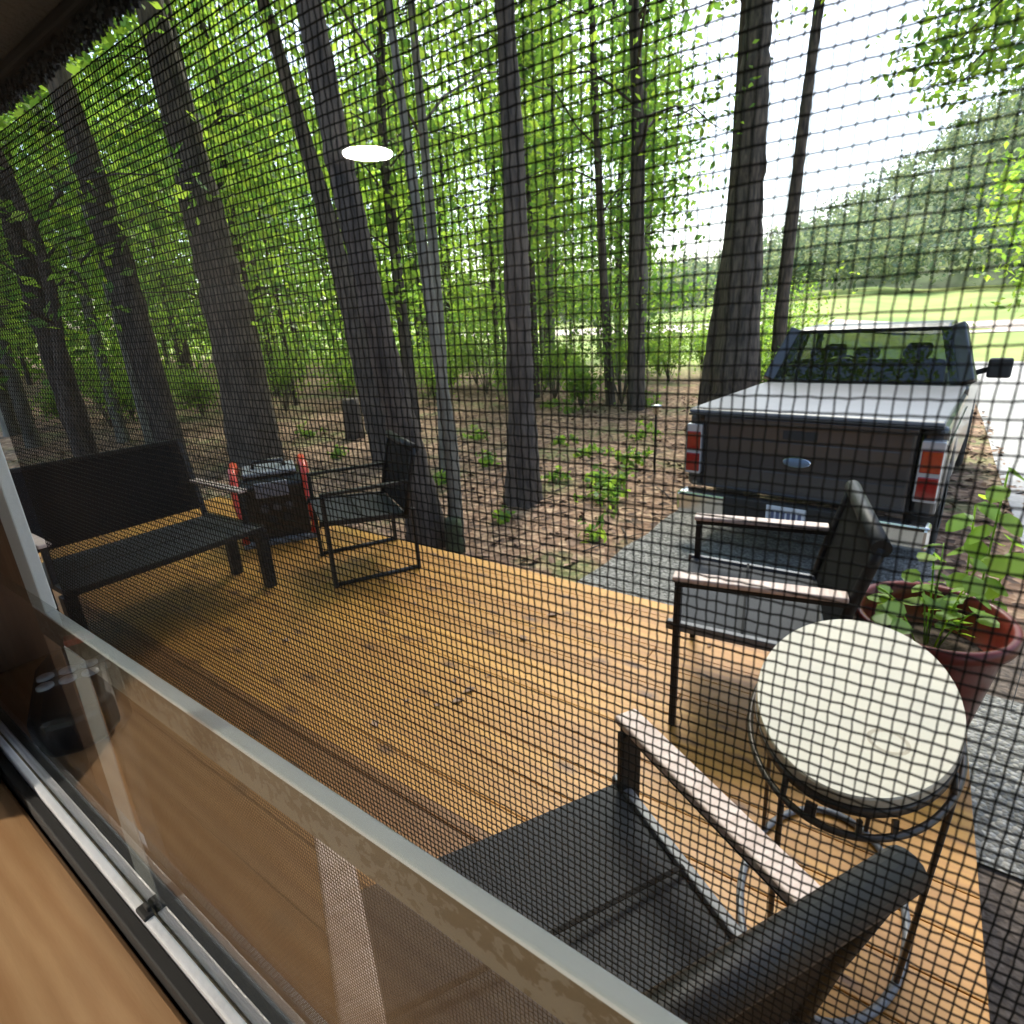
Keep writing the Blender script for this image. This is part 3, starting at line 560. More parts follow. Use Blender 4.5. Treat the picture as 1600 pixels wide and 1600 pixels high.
# planter with a leafy plant
pc = (0.165, 2.29)
pot = thing('plant_pot', 'glazed dark red flower pot on the deck corner beside the table', 'pot', (pc[0], pc[1], 0))
MB().lathe([(0.02, 0.002), (0.15, 0.002), (0.165, 0.03), (0.205, 0.28), (0.222, 0.395), (0.248, 0.402), (0.252, 0.42), (0.248, 0.448), (0.235, 0.452), (0.222, 0.445), (0.212, 0.40), (0.19, 0.30), (0.02, 0.30)], 56, sx=0.98, sy=1.12).build('pot_body', M['terracotta'], pot)
MB().lathe([(0.19, 0.301), (0.10, 0.315), (0.01, 0.31)], 30, sx=0.98, sy=1.12).build('soil', M['soil'], pot)
M['leaf_plant'] = leafmat('leaf_plant', (0.13, 0.23, 0.03), (0.50, 0.74, 0.07), var=0.25, fac=0.5)
def leaves(C, N, size, aspect=0.55, fold=0.25):
    """leaf faces at centres C (n,3) with normals N; returns V,F (two quads folded along the midrib)"""
    n = len(C); N = N/np.linalg.norm(N, axis=1)[:, None]
    a = rng.normal(size=(n, 3)); T = np.cross(N, a); T /= np.linalg.norm(T, axis=1)[:, None]; B = np.cross(N, T)
    s = (size*(0.6+0.8*rng.random(n)))[:, None]
    p0 = C-T*s*0.5; p2 = C+T*s*0.5; up = N*s*fold*0.35
    p1 = C-T*s*0.08+B*s*aspect*0.5+up; p3 = C-T*s*0.08-B*s*aspect*0.5+up
    V = np.stack([p0, p1, p2, p3], 1).reshape(-1, 3); k = np.arange(n)*4
    return V, np.stack([k, k+1, k+2, k+3], -1)
def round_leaf(c, n, u, s):
    n = np.array(n, float); n /= np.linalg.norm(n); u = np.array(u, float); u -= n*(u@n); u /= np.linalg.norm(u); v = np.cross(n, u)
    sh = [(0, 0), (0.18, 0.34), (0.5, 0.46), (0.82, 0.3), (1.0, 0), (0.82, -0.3), (0.5, -0.46), (0.18, -0.34)]
    return [np.array(c)+s*(a*u+bb*v)+n*s*(0.10*abs(bb)-0.25*a*a) for a, bb in sh]
plant = thing('potted_plant', 'bright green leafy vine growing out of the red pot', 'plant', (pc[0], pc[1], 0.31))
lv = []; lf = []; st = MB()
for k in range(7):
    a = rng.uniform(0, 2*math.pi); L = rng.uniform(0.15, 0.42); tip = np.array([math.cos(a)*0.16-0.02, math.sin(a)*0.17+0.03, L])
    pts = [np.array([0.03*math.cos(a), 0.03*math.sin(a), 0])*(1-s)+tip*s+np.array([0, 0, 0.05*math.sin(s*3)]) for s in np.linspace(0, 1, 6)]
    st.tube(pts, 0.0028, 5)
    for q in range(5):
        s = 0.45+0.55*q/4; p_ = pts[0]*(1-s)+tip*s; aa = rng.uniform(0, 6.28)
        vs_ = round_leaf(p_, (rng.normal(0, .35), rng.normal(0, .35), 1), (math.cos(aa), math.sin(aa), 0.1), rng.uniform(0.05, 0.095)); kk = len(lv); lv += vs_; lf.append(tuple(range(kk, kk+8)))
for q in range(9):
    a = rng.uniform(0, 6.28); r_ = rng.uniform(0.03, 0.17); kk = len(lv); lv += round_leaf((r_*math.cos(a)-0.03, r_*math.sin(a), rng.uniform(0.02, 0.13)), (rng.normal(0, .4), rng.normal(0, .4), 1), (math.cos(a), math.sin(a), 0), rng.uniform(0.04, 0.08)); lf.append(tuple(range(kk, kk+8)))
st.build('stem', M['leaf_plant'], plant)
b = MB(); b.add(lv, lf); b.build('foliage', M['leaf_plant'], plant, fix=False)
# tall leafy seedling beside the deck, and pink flag
seed = thing('leafy_seedling', 'upright lime green seedling with wide rounded leaves beside the truck', 'plant', (0.36, 2.98, float(hz(0.36, 2.98))))
st = MB(); lv = []; lf = []
for (dx, dy, L) in ((0, 0, 1.30), (-0.07, 0.10, 1.12), (0.08, 0.07, 0.98)):
    tip = np.array([dx, dy, L]); st.tube([np.array([dx*s, dy*s, L*s]) for s in np.linspace(0, 1, 5)], 0.004, 5)
    for q in range(9):
        aa = q*2.4+dx*9; s = 0.62+0.38*q/8; kk = len(lv); lv += round_leaf(tip*s, (0.35*math.cos(aa)+rng.normal(0, .2), 0.35*math.sin(aa)-.25, 1), (math.cos(aa), math.sin(aa), 0.25), rng.uniform(0.075, 0.13)); lf.append(tuple(range(kk, kk+8)))
st.build('stem', M['leaf_plant'], seed); b = MB(); b.add(lv, lf); b.build('foliage', M['leaf_plant'], seed, fix=False)
fl = thing('marker_flag', 'small pink marker flag in the dirt bed by the deck', 'flag', (0.62, 3.3, float(hz(0.62, 3.3))))
MB().tube([(0, 0, 0), (0, 0, 0.72)], 0.002, 6).build('wire', M['gray_metal'], fl)
MB().box(0.002, 0.05, -0.001, 0.001, 0.66, 0.715).build('pennant', mat('pink', (0.75, 0.05, 0.22), 0.5), fl)

# generator
gp = thing('portable_generator', 'black and red portable generator standing behind the bench', 'generator', (-4.02, 2.36, 0), math.atan2(0.86, 0.52)); gp.scale = (1.12, 1.12, 1.12)
# local x along the front face, local -y towards the camera
b = MB(); b.prism([(-0.20, 0.03), (0.18, 0.03), (0.20, 0.08), (0.18, 0.40), (0.13, 0.46), (-0.14, 0.46), (-0.20, 0.40)], 'x', -0.205, 0.205); b.build('body', M['plastic_black'], gp, bevel=0.015, seg=3)
for sx in (-1, 1):
    x = sx*0.222
    b = MB(); b.tube([(x, -0.215, 0.03), (x, -0.225, 0.30), (x, -0.18, 0.46), (x, -0.10, 0.505), (x, 0.10, 0.505), (x, 0.18, 0.45), (x, 0.205, 0.03)], 0.027, 10); b.build('side_guard', M['red_paint'], gp)
MB().box(-0.17, 0.17, -0.17, 0.12, 0.462, 0.492).build('top_cover', mat('gray_cover', (0.22, 0.23, 0.25), 0.4), gp, bevel=0.012, seg=3)
b = MB(); b.tube([(-0.10, -0.03, 0.492), (-0.09, -0.03, 0.535), (0.09, -0.03, 0.535), (0.10, -0.03, 0.492)], 0.016, 8); b.build('handle', M['plastic_black'], gp)
MB().box(-0.11, 0.10, -0.222, -0.2, 0.325, 0.43).build('control_panel', mat('panel_gray', (0.18, 0.18, 0.20), 0.35), gp, bevel=0.008)
for k, (x, z) in enumerate(((-0.07, 0.25), (0.01, 0.25), (0.085, 0.25), (-0.03, 0.17), (0.06, 0.17))):
    b = MB(); b.tube([(x, -0.2, z), (x, -0.218, z)], 0.026, 14); b.build('socket', M['plastic_gray'] if k < 3 else M['black_rubber'], gp)
MB().box(-0.235, 0.235, -0.25, -0.19, 0.0, 0.032).build('foot', M['gray_metal'], gp, bevel=0.006)
MB().box(-0.235, 0.235, 0.15, 0.21, 0.0, 0.03).build('foot', M['plastic_black'], gp, bevel=0.006)

# ------------------------------------------------------------------ pickup truck
TX, TY, TT, TZ = -0.716, 5.032, 0.0914, -0.644
M['truck'] = mat('truck_paint', (0.040, 0.040, 0.043), 0.34, metal=0.2, var=0.12, scale=5, coat=0.4, bump=0.02, bscale=3)
M['trunkcover'] = mat('bed_cover', (0.13, 0.135, 0.15), 0.42, var=0.1, scale=10)
M['chrome'] = mat('chrome', (0.62, 0.62, 0.62), 0.18, metal=1.0, var=0.08)
M['tail_red'] = mat('tail_red', (0.26, 0.012, 0.010), 0.15, coat=0.8, var=0.2, scale=30)
M['lens_white'] = mat('lens_white', (0.36, 0.34, 0.34), 0.15, coat=0.8, var=0.05)
M['car_glass'] = glassmat('car_glass', tint=(0.60, 0.63, 0.60), base=0.04)
M['tyre'] = mat('tyre', (0.02, 0.02, 0.02), 0.8, var=0.3, scale=30)
tk = thing('pickup_truck', 'dark grey pickup truck parked tail first beyond the deck', 'pickup truck', (TX, TY, TZ), -TT)
P = M['truck']
# bed sides with wheel arch, cab lower body
def arch(v0, w0, r_, n=9): return [(v0+r_*math.cos(math.pi-math.pi*k/(n-1)), w0+r_*math.sin(math.pi-math.pi*k/(n-1))) for k in range(n)]
prof = [(0.06, 0.60)]+arch(1.18, 0.52, 0.47)+[(2.05, 0.50), (2.05, 1.30), (0.06, 1.30)]
for sx in (-1, 1):
    b = MB(); b.prism(prof, 'x', sx*0.80, sx*0.965); b.build('bed_side', P, tk, bevel=0.055, seg=4)
MB().box(-0.80, 0.80, 0.1, 2.05, 0.62, 0.72).build('bed_floor', P, tk)
tg = MB().box(-0.79, 0.79, 0.0, 0.09, 0.62, 1.285).build('tailgate', P, tk, bevel=0.035, seg=4)
b = MB(); b.box(-0.70, 0.70, -0.012, 0.0, 0.99, 1.10); b.build('upper_crease', P, tg, bevel=0.005)
b = MB(); b.box(-0.76, 0.76, -0.010, 0.0, 0.68, 0.84); b.build('lower_panel', P, tg, bevel=0.005)
b = MB(); b.box(-0.79, 0.79, -0.028, 0.0, 1.235, 1.285); b.build('spoiler_lip', P, tg, bevel=0.01)
eb = MB().lathe([(0.01, 0), (1, 0), (0.95, 0.02), (0.01, 0.022)], 32, sx=0.115, sy=0.045).build('emblem_badge', M['chrome'], tg)
eb.rotation_euler = (R(90), 0, 0); eb.location = (0, -0.005, 0.945)
e2 = MB().lathe([(0.01, 0.0225), (0.9, 0.0205), (0.86, 0.026), (0.01, 0.027)], 32, sx=0.115, sy=0.045).build('emblem_face', mat('badge_blue', (0.12, 0.17, 0.25), 0.3), tg)
e2.rotation_euler = (R(90), 0, 0); e2.location = (0, -0.005, 0.945)
MB().box(-0.13, 0.13, -0.008, 0.0, 1.125, 1.20).build('handle', M['black_rubber'], tg, bevel=0.004)
# cover
b = MB(); b.prism([(-0.03, 1.305), (2.08, 1.325), (2.08, 1.355), (0.0, 1.345), (-0.03, 1.335)], 'x', -0.93, 0.93); b.build('bed_cover', M['trunkcover'], tk, bevel=0.01)
MB().box(-0.93, 0.93, -0.045, 0.01, 1.288, 1.3045).build('cover_rail', M['black_rubber'], tk, bevel=0.004)
# lights
for sx in (-1, 1):
    x0, x1 = sorted((sx*0.815, sx*0.960))
    tl = MB().box(x0, x1, -0.015, 0.10, 0.74, 1.20).build('taillight', M['lens_white'], tk, bevel=0.012, seg=3)
    MB().box(x0+0.012, x1-0.006, -0.024, 0.05, 0.965, 1.135).build('red_lens', M['tail_red'], tl, bevel=0.008)
    MB().box(x0+0.012, x1-0.006, -0.024, 0.05, 0.765, 0.935).build('red_lens', M['tail_red'], tl, bevel=0.008)
for sx in (-1, 1):
    MB().box(sx*0.79-0.004, sx*0.79+0.004, 0.012, 0.08, 0.63, 1.285).build('panel_gap', M['black_rubber'], tk)
    MB().bar((sx*0.968, 0.12, 1.13), (sx*0.968, 2.02, 1.15), 0.012, 0.05).build('side_moulding', P, tk, bevel=0.005)
# bumper, plate, hitch
bp_ = MB().box(-0.97, 0.97, -0.16, 0.02, 0.40, 0.60).build('bumper', M['chrome'], tk, bevel=0.035, seg=3)
MB().box(-0.52, 0.52, -0.172, -0.15, 0.42, 0.612).build('step_pad', M['black_rubber'], bp_, bevel=0.01)
lp = MB().box(-0.155, 0.155, -0.182, -0.1735, 0.44, 0.60).build('licence_plate', mat('plate', (0.62, 0.64, 0.68), 0.4, c2=(0.45, 0.50, 0.58), scale=9), tk, bevel=0.004)
for k in range(6): MB().box(-0.115+k*0.042, -0.088+k*0.042, -0.1838, -0.1823, 0.49, 0.555).build('plate_mark', mat('plate_ink', (0.10, 0.12, 0.22), 0.5), lp)
# cab: lower body, pillars, roof, glass
b = MB(); b.prism([(2.10, 0.50), (3.95, 0.50)]+arch(4.62, 0.52, 0.47)+[(5.35, 0.55), (5.45, 0.85), (5.35, 1.10), (4.15, 1.24), (3.95, 1.30), (2.10, 1.36)], 'x', -0.955, 0.955); b.build('body', P, tk, bevel=0.04, seg=3)
roof = MB(); roof.prism([(2.42, 1.90), (2.52, 1.935), (3.15, 1.945), (3.50, 1.90), (3.47, 1.865), (2.47, 1.865)], 'x', -0.70, 0.70); roof.build('roof', P, tk, bevel=0.04, seg=4)
for sx in (-1, 1):
    MB().bar((sx*0.900, 2.20, 1.36), (sx*0.725, 2.50, 1.90), 0.20, 0.10, up=(0, 1, 0.4)).build('rear_pillar', P, tk, bevel=0.015)
    MB().bar((sx*0.90, 4.10, 1.26), (sx*0.70, 3.45, 1.89), 0.07, 0.07).build('front_pillar', P, tk, bevel=0.012)
    MB().bar((sx*0.735, 2.45, 1.885), (sx*0.72, 3.48, 1.885), 0.06, 0.05).build('roof_rail', P, tk, bevel=0.012)
    MB().bar((sx*0.92, 3.05, 1.32), (sx*0.745, 3.02, 1.88), 0.06, 0.03, up=(0, 1, 0)).build('door_pillar', M['black_rubber'], tk)
    b = MB(); b.add([(sx*0.925, 2.25, 1.34), (sx*0.915, 4.02, 1.28), (sx*0.735, 3.47, 1.87), (sx*0.755, 2.50, 1.87), (sx*0.917, 2.25, 1.34), (sx*0.907, 4.02, 1.28), (sx*0.727, 3.47, 1.87), (sx*0.747, 2.50, 1.87)], [(0, 1, 2, 3), (4, 7, 6, 5), (0, 4, 5, 1), (1, 5, 6, 2), (2, 6, 7, 3), (3, 7, 4, 0)]); b.build('side_window', M['car_glass'], tk)
    mr_ = MB().box(sx*1.14-0.11, sx*1.14+0.11, 3.62, 3.75, 1.28, 1.50).build('mirror', M['black_rubber'], tk, bevel=0.03, seg=3)
    MB().bar((sx*0.93, 3.72, 1.33), (sx*1.06, 3.70, 1.38), 0.05, 0.06).build('mirror_arm', M['black_rubber'], mr_)
    for (v, nm) in ((1.18, 'rear'), (4.62, 'front')):
        wb = MB(); n_ = 30
        ty = MB(); prf = [(0.23, -0.12), (0.36, -0.125), (0.40, -0.09), (0.40, 0.09), (0.36, 0.125), (0.23, 0.12)]
        ty.lathe(prf, 32, cap=False); o = ty.build('wheel', M['tyre'], tk); o.rotation_euler = (0, R(90), 0); o.location = (sx*0.84, v, 0.405)
        rm = MB(); rm.lathe([(0.02, 0.05), (0.08, 0.06), (0.20, 0.09), (0.235, 0.115), (0.235, -0.1), (0.02, -0.1)], 32); r2 = rm.build('rim', M['chrome'], o)
        if sx < 0: r2.rotation_euler = (R(180), 0, 0)
def pane4(name, q, th=0.008):
    q = [np.array(a, float) for a in q]; nn = np.cross(q[1]-q[0], q[2]-q[0]); nn /= np.linalg.norm(nn)
    b = MB(); b.add(q+[a+nn*th for a in q], [(0, 1, 2, 3), (7, 6, 5, 4), (0, 4, 5, 1), (1, 5, 6, 2), (2, 6, 7, 3), (3, 7, 4, 0)]); return b.build(name, M['car_glass'], tk)
pane4('rear_window', [(-0.86, 2.14, 1.37), (0.86, 2.14, 1.37), (0.71, 2.44, 1.885), (-0.71, 2.44, 1.885)])
pane4('windshield', [(-0.86, 4.08, 1.27), (0.86, 4.08, 1.27), (0.68, 3.46, 1.88), (-0.68, 3.46, 1.88)])
for x in (-0.42, 0.42):
    MB().box(x-0.20, x+0.20, 2.95, 3.08, 1.2, 1.55).build('seat', M['black_rubber'], tk, bevel=0.05, seg=3)
    MB().box(x-0.12, x+0.12, 2.96, 3.05, 1.57, 1.72).build('headrest', M['black_rubber'], tk, bevel=0.04, seg=3)
MB().box(-0.72, 0.72, 2.42, 2.56, 1.2, 1.58).build('rear_seat', M['black_rubber'], tk, bevel=0.05, seg=3)
for x in (-0.45, 0.0, 0.45): MB().box(x-0.12, x+0.12, 2.43, 2.53, 1.585, 1.70).build('headrest', M['black_rubber'], tk, bevel=0.04, seg=3)
b = MB(); b.tube([(-0.42+0.19*math.cos(a), 3.62+0.06*math.sin(a), 1.36+0.17*math.sin(a)) for a in np.linspace(0, 6.1, 20)], 0.016, 8); b.build('steering_wheel', M['black_rubber'], tk)

# ------------------------------------------------------------------ vegetation
M['leaf_a'] = leafmat('leaf_forest', (0.075, 0.145, 0.022), (0.27, 0.52, 0.068))
M['leaf_b'] = leafmat('leaf_lime', (0.100, 0.175, 0.024), (0.37, 0.62, 0.075))
M['leaf_c'] = leafmat('leaf_deep', (0.060, 0.115, 0.022), (0.24, 0.42, 0.045))
M['leaf_hazed'] = leafmat('leaf_hill_hazed', (0.15, 0.20, 0.12), (0.28, 0.37, 0.18), var=0.4, fac=0.4)  # distance haze is put into this pale leaf colour
def clumps(cents, per, spread, size, flat=0.6):
    n = len(cents)*per; C = np.repeat(np.asarray(cents, float), per, 0)+rng.normal(size=(n, 3))*np.array(spread)
    N = rng.normal(size=(n, 3))*0.75; N[:, 2] += flat; return leaves(C, N, size)
def branch_pts(p0, p1, sag=0.15, n=6, jit=0.08):
    p0 = np.array(p0, float); p1 = np.array(p1, float); L = np.linalg.norm(p1-p0)
    return [p0+(p1-p0)*s+np.array([0, 0, sag*L*math.sin(math.pi*s)])+(rng.normal(size=3)*jit*L*0.3 if 0 < s < 1 else 0) for s in np.linspace(0, 1, n)]
def trunk_mb(line, rads, limbs, nseg=12):
    b = MB(); P = np.array(line, float)
    b.tube(P, rads, nseg)
    if nseg >= 20:
        V = np.array(b.v).reshape(len(P), nseg, 3); ph = rng.uniform(0, 6.28, 6); a = np.arange(nseg)/nseg*2*np.pi
        rid = 0.05*rng.normal(size=(1, nseg))+0.016*rng.normal(size=(len(P), nseg))
        hgt = P[:, 2]-P[0, 2]; root = np.exp(-hgt/0.45)[:, None]*(0.22*np.sin(5*a+ph[0])+0.14*np.sin(3*a+ph[1])+0.10)[None, :]
        V = P[:, None]+(V-P[:, None])*(1+rid+root)[..., None]; b.v = [tuple(map(float, q)) for q in V.reshape(-1, 3)]
    for (pts, r0) in limbs: b.tube(pts, np.linspace(r0, r0*0.25, len(pts)), 6)
    return b
def dense(line, rads, k=5, flare=1.25):
    """resample the trunk line smoothly, with small swellings and a root flare"""
    P = np.array(line, float); t = np.arange(len(P)); tt = np.linspace(0, len(P)-1, (len(P)-1)*k+1)
    Q = np.stack([np.interp(tt, t, P[:, i]) for i in range(3)], -1)
    for _ in range(3): Q[1:-1] = (Q[:-2]+2*Q[1:-1]+Q[2:])/4
    rr = np.interp(tt, t, rads)*(1+0.04*rng.normal(size=len(tt))); rr[0] *= flare; rr[1] *= 1+(flare-1)*0.35
    return Q, rr
def pixel_tree(label, path, base_z, mat_, leafm, height=15, crown_n=50, per=30, spread=0.55, leaf=0.13, dist=None, crown_lo=4.0, crown_r=3.2, name='tree', group='big tree trunks by the deck', shade=0):
    """trunk whose course follows the photo (pixel path base->top with pixel widths), standing upright in depth"""
    px, py, pw = path[0]; p0 = at(px, py, base_z)
    if dist is not None:
        v = ray(px, py); v = v/np.hypot(v[0], v[1]); p0 = np.array([v[0]*dist, v[1]*dist, base_z])
    nrm = np.array([p0[0], p0[1], 0]); D = np.linalg.norm(nrm); nrm /= D
    line = [p0-np.array([0, 0, 0.25])]; rads = [None]
    for (px, py, pw) in path:
        v = ray(px, py); k = D/(v@nrm); q = v*k+np.array([0, 0, CAMZ]); depth = (v*k)@Fv
        line.append(q); rads.append(pw*depth/FPX/2*depth/np.linalg.norm(v*k))
    if dist is not None: line[1] = p0.copy()
    rads[0] = rads[1]*1.1
    d = line[-1]-line[-2]; d = d/d[2]; top = line[-1]+d*(height-line[-1][2]); line += [line[-1]*0.5+top*0.5, top]; rads += [rads[-1]*0.75, rads[-1]*0.3]
    Q, rr = dense(line, rads, k=12)
    org = p0.copy(); t = thing(name, label, 'tree', tuple(org), 0, group)
    limbs = []; cents = []
    for k in range(crown_n//5):
        zz = rng.uniform(crown_lo, height*0.95); i = int(np.argmin(abs(Q[:, 2]-zz))); a = rng.uniform(0, 2*math.pi); L = crown_r*rng.uniform(0.5, 1.1)
        tip = Q[i]+np.array([math.cos(a)*L, math.sin(a)*L, L*rng.uniform(-0.1, 0.45)]); pts = branch_pts(Q[i], tip); limbs.append(([q-org for q in pts], max(0.018, rr[i]*0.28)))
        for s in (0.45, 0.65, 0.8, 0.92, 1.0):
            jj = s*(len(pts)-1); c_ = pts[int(jj)]+(pts[min(int(jj)+1, len(pts)-1)]-pts[int(jj)])*(jj-int(jj)); cents.append(c_-org)
    for k in range(shade):  # extra leaf clumps added above the view to shade the deck
        a = rng.uniform(0, 6.28); q = 4.2*math.sqrt(rng.random()); i = int(np.argmin(abs(Q[:, 2]-rng.uniform(7, height)))); cents.append(Q[i]+np.array([q*math.cos(a), q*math.sin(a), rng.uniform(-0.5, 1.0)])-org)
    trunk_mb([q-org for q in Q], rr, limbs, 26).build('trunk', mat_, t, fix=False)
    V, F_ = clumps(cents, per, (spread, spread, spread*0.5), leaf); mesh_np('crown', V, F_, leafm, t)
    return t
Bk = M['bark']
pixel_tree('thick dark tree trunk rising right behind the generator', [(402, 722, 82), (372, 560, 78), (330, 380, 76), (285, 200, 70), (232, 0, 64)], -0.5, Bk, M['leaf_a'], crown_lo=5.5, height=17)
pixel_tree('dark leaning trunk behind the back of the bench', [(268, 690, 44), (228, 560, 46), (176, 380, 55), (130, 230, 50), (84, 95, 44)], -0.5, Bk, M['leaf_a'], crown_lo=5.5, height=16, dist=10.5)
pixel_tree('leftmost dark leaning trunk beside the window stile', [(122, 655, 44), (62, 480, 46), (18, 330, 42), (-30, 200, 40)], -0.4, Bk, M['leaf_a'], crown_lo=5, height=16, dist=11)
pixel_tree('dark curving trunk standing at the deck edge behind the sled chair', [(672, 850, 56), (652, 760, 50), (602, 560, 44), (560, 380, 44), (528, 240, 50), (482, 0, 52)], -0.48, Bk, M['leaf_b'], crown_lo=4.0, height=13, crown_n=60, shade=220)
pixel_tree('dark trunk rising behind the mossy stump', [(606, 728, 42), (575, 600, 36), (548, 480, 34), (500, 300, 28), (455, 150, 24)], -0.5, Bk, M['leaf_b'], crown_lo=4.0, height=12)
pixel_tree('slim pale trunk right of the curving dark trunk', [(715, 852, 24), (706, 700, 20), (676, 500, 20), (640, 250, 17), (606, 0, 16)], -0.48, M['bark_pale'], M['leaf_b'], crown_lo=3.6, height=11, crown_n=60, shade=80)
pixel_tree('slim pale trunk leaning beside another pale trunk', [(690, 690, 17), (690, 560, 17), (672, 320, 17), (642, 0, 15)], -0.5, M['bark_pale'], M['leaf_b'], crown_lo=3.2, height=10, crown_n=60, dist=7.5)
pixel_tree('straight dark trunk rooted in the leaf litter at the middle', [(818, 786, 58), (815, 640, 44), (808, 450, 44), (803, 250, 42), (788, 0, 38)], -0.5, Bk, M['leaf_a'], crown_lo=4.2, height=15, crown_n=60, shade=430)
pixel_tree('thin dark trunk left of two thin trunks at the wood edge', [(955, 612, 16), (944, 450, 14), (934, 250, 13), (924, 0, 13)], -0.6, Bk, M['leaf_c'], crown_lo=3.5, height=12, dist=14)
pixel_tree('medium straight trunk at the wood edge left of the forked tree', [(996, 608, 28), (994, 420, 26), (998, 200, 25), (990, 0, 23)], -0.6, Bk, M['leaf_c'], crown_lo=3.6, height=13, dist=13, crown_n=90)
pixel_tree('massive dark trunk standing behind the truck bed', [(1146, 640, 82), (1158, 480, 66), (1168, 300, 58), (1180, 120, 55), (1188, 0, 54)], -0.6, Bk, M['leaf_c'], crown_lo=7.5, height=17, dist=11.5)
pixel_tree('dark companion stem left of the massive trunk', [(1108, 640, 40), (1120, 540, 34), (1142, 380, 24), (1150, 240, 16)], -0.6, Bk, M['leaf_c'], crown_lo=5.5, height=9, dist=11.9, crown_n=20)
pixel_tree('thin leaning trunk right of the massive trunk behind the cab', [(1216, 560, 24), (1222, 470, 22), (1242, 300, 21), (1262, 140, 20), (1280, 0, 20)], -0.9, Bk, M['leaf_c'], crown_lo=7.0, height=14, dist=15, crown_n=30, leaf=0.11)

# generic forest trees: six kinds, then copied
def copy_tree(o, parent=None):
    c_ = o.copy(); col.objects.link(c_)
    if parent: c_.parent = parent
    for ch in list(o.children): copy_tree(ch, c_)
    return c_
def make_forest_tree(kind):
    h = rng.uniform(10, 15); r0 = rng.uniform(0.07, 0.16); t = thing('forest_tree', 'x', 'tree', (0, 0, 0))
    line = [np.array([0, 0, -0.3])]
    for s in np.linspace(0.1, 1, 6): line.append(np.array([rng.normal(0, 0.16)*s*2, rng.normal(0, 0.16)*s*2, h*s]))
    Q, rr = dense(line, np.linspace(r0, r0*0.25, 7)); limbs = []; cents = []
    for k in range(34):
        zz = rng.uniform(1.8, h); i = int(np.argmin(abs(Q[:, 2]-zz))); a = rng.uniform(0, 6.28); L = rng.uniform(0.9, 2.4)*(1.1-0.6*zz/h)
        tip = Q[i]+np.array([math.cos(a)*L, math.sin(a)*L, L*rng.uniform(-0.1, 0.5)]); pts = branch_pts(Q[i], tip, n=4); limbs.append((pts, 0.022))
        for s in (1, 2, 3): cents.append(pts[s])
    trunk_mb(Q, rr, limbs, 8).build('trunk', M['bark'] if kind % 3 else M['bark_pale'], t, fix=False)
    V, F_ = clumps(cents, 24, (0.46, 0.46, 0.26), 0.19); mesh_np('crown', V, F_, M[('leaf_a', 'leaf_b', 'leaf_c', 'leaf_b', 'leaf_a', 'leaf_b')[kind]], t)
    return t
kinds = [make_forest_tree(k) for k in range(6)]
spots = []
for i in range(400):
    if len(spots) >= 62: break
    px = rng.uniform(-60, 1010); D = rng.uniform(10.5, 34)
    v = ray(px, 500); v = v/np.hypot(v[0], v[1]); x, y = v[0]*D, v[1]*D
    if px > 830 and D < 15: continue
    if y < 1.6: continue
    if any((x-a)**2+(y-b_)**2 < 1.7**2 for a, b_, _ in spots): continue
    spots.append((x, y, px))
used = set()
for i, (x, y, px) in enumerate(spots):
    k = i % 6; t = kinds[k] if k not in used else copy_tree(kinds[k]); used.add(k)
    t.location = (x, y, float(hz(x, y))); t.rotation_euler = (0, 0, rng.uniform(0, 6.28)); s = rng.uniform(0.85, 1.15); t.scale = (s, s, s)
    tag(t, 'slender leafy tree in the bright green wood behind the deck', 'tree', 'slender trees of the wood')
# saplings and shrubs along the wood edge
def make_shrub(kind):
    t = thing('shrub', 'x', 'shrub'); cents = []; b = MB(); H = (1.0, 1.6, 2.3)[kind]
    for k in range(14):
        a = rng.uniform(0, 6.28); L = H*rng.uniform(0.6, 1.0); tip = np.array([math.cos(a)*L*0.45, math.sin(a)*L*0.45, L]); pts = branch_pts((0, 0, 0), tip, n=5); b.tube(pts, np.linspace(0.014, 0.004, 5), 5)
        cents += pts[2:]
    b.build('stem', M['bark_pale'], t, fix=False); V, F_ = clumps(cents, 34, (0.26*H/1.5, 0.26*H/1.5, 0.22*H/1.5), 0.10); mesh_np('foliage', V, F_, M['leaf_b'], t); return t
sk = [make_shrub(k) for k in range(3)]; used = set(); sp = []
for i in range(600):
    if len(sp) >= 46: break
    px = rng.uniform(60, 1210); D = rng.uniform(11.5, 24) if px > 820 else rng.uniform(13.5, 24)
    v = ray(px, 560); v = v/np.hypot(v[0], v[1]); x, y = v[0]*D, v[1]*D
    if px > 1120 and D < 14: continue
    if any((x-a)**2+(y-b_)**2 < 0.9**2 for a, b_ in sp): continue
    sp.append((x, y))
for i, (x, y) in enumerate(sp):
    k = i % 3; t = sk[k] if k not in used else copy_tree(sk[k]); used.add(k)
    t.location = (x, y, float(hz(x, y))); t.rotation_euler = (0, 0, rng.uniform(0, 6.28)); s = rng.uniform(0.7, 1.1); t.scale = (s, s, s)
    tag(t, 'lime green bushy undergrowth at the foot of the wood', 'shrub', 'undergrowth of the wood')
# far wood closing the view at left, hillside wood at right
def mass(name, pts, per, spread, size, m, label):
    V, F_ = clumps(pts, per, spread, size); o = mesh_np(name, V, F_, m); tag(o, label, 'woods', kind='stuff'); return o
pts = []
for i in range(800):
    px = rng.uniform(-150, 840); D = rng.uniform(34, 46); v = ray(px, 500); v = v/np.hypot(v[0], v[1]); x, y = v[0]*D, v[1]*D
    pts.append((x, y, float(hz(x, y))+rng.uniform(0, 1)**1.3*14))
mass('distant_woods', pts, 22, (1.0, 1.0, 0.7), 0.5, M['leaf_b'], 'bright leafy mass of the far wood behind the trunks')
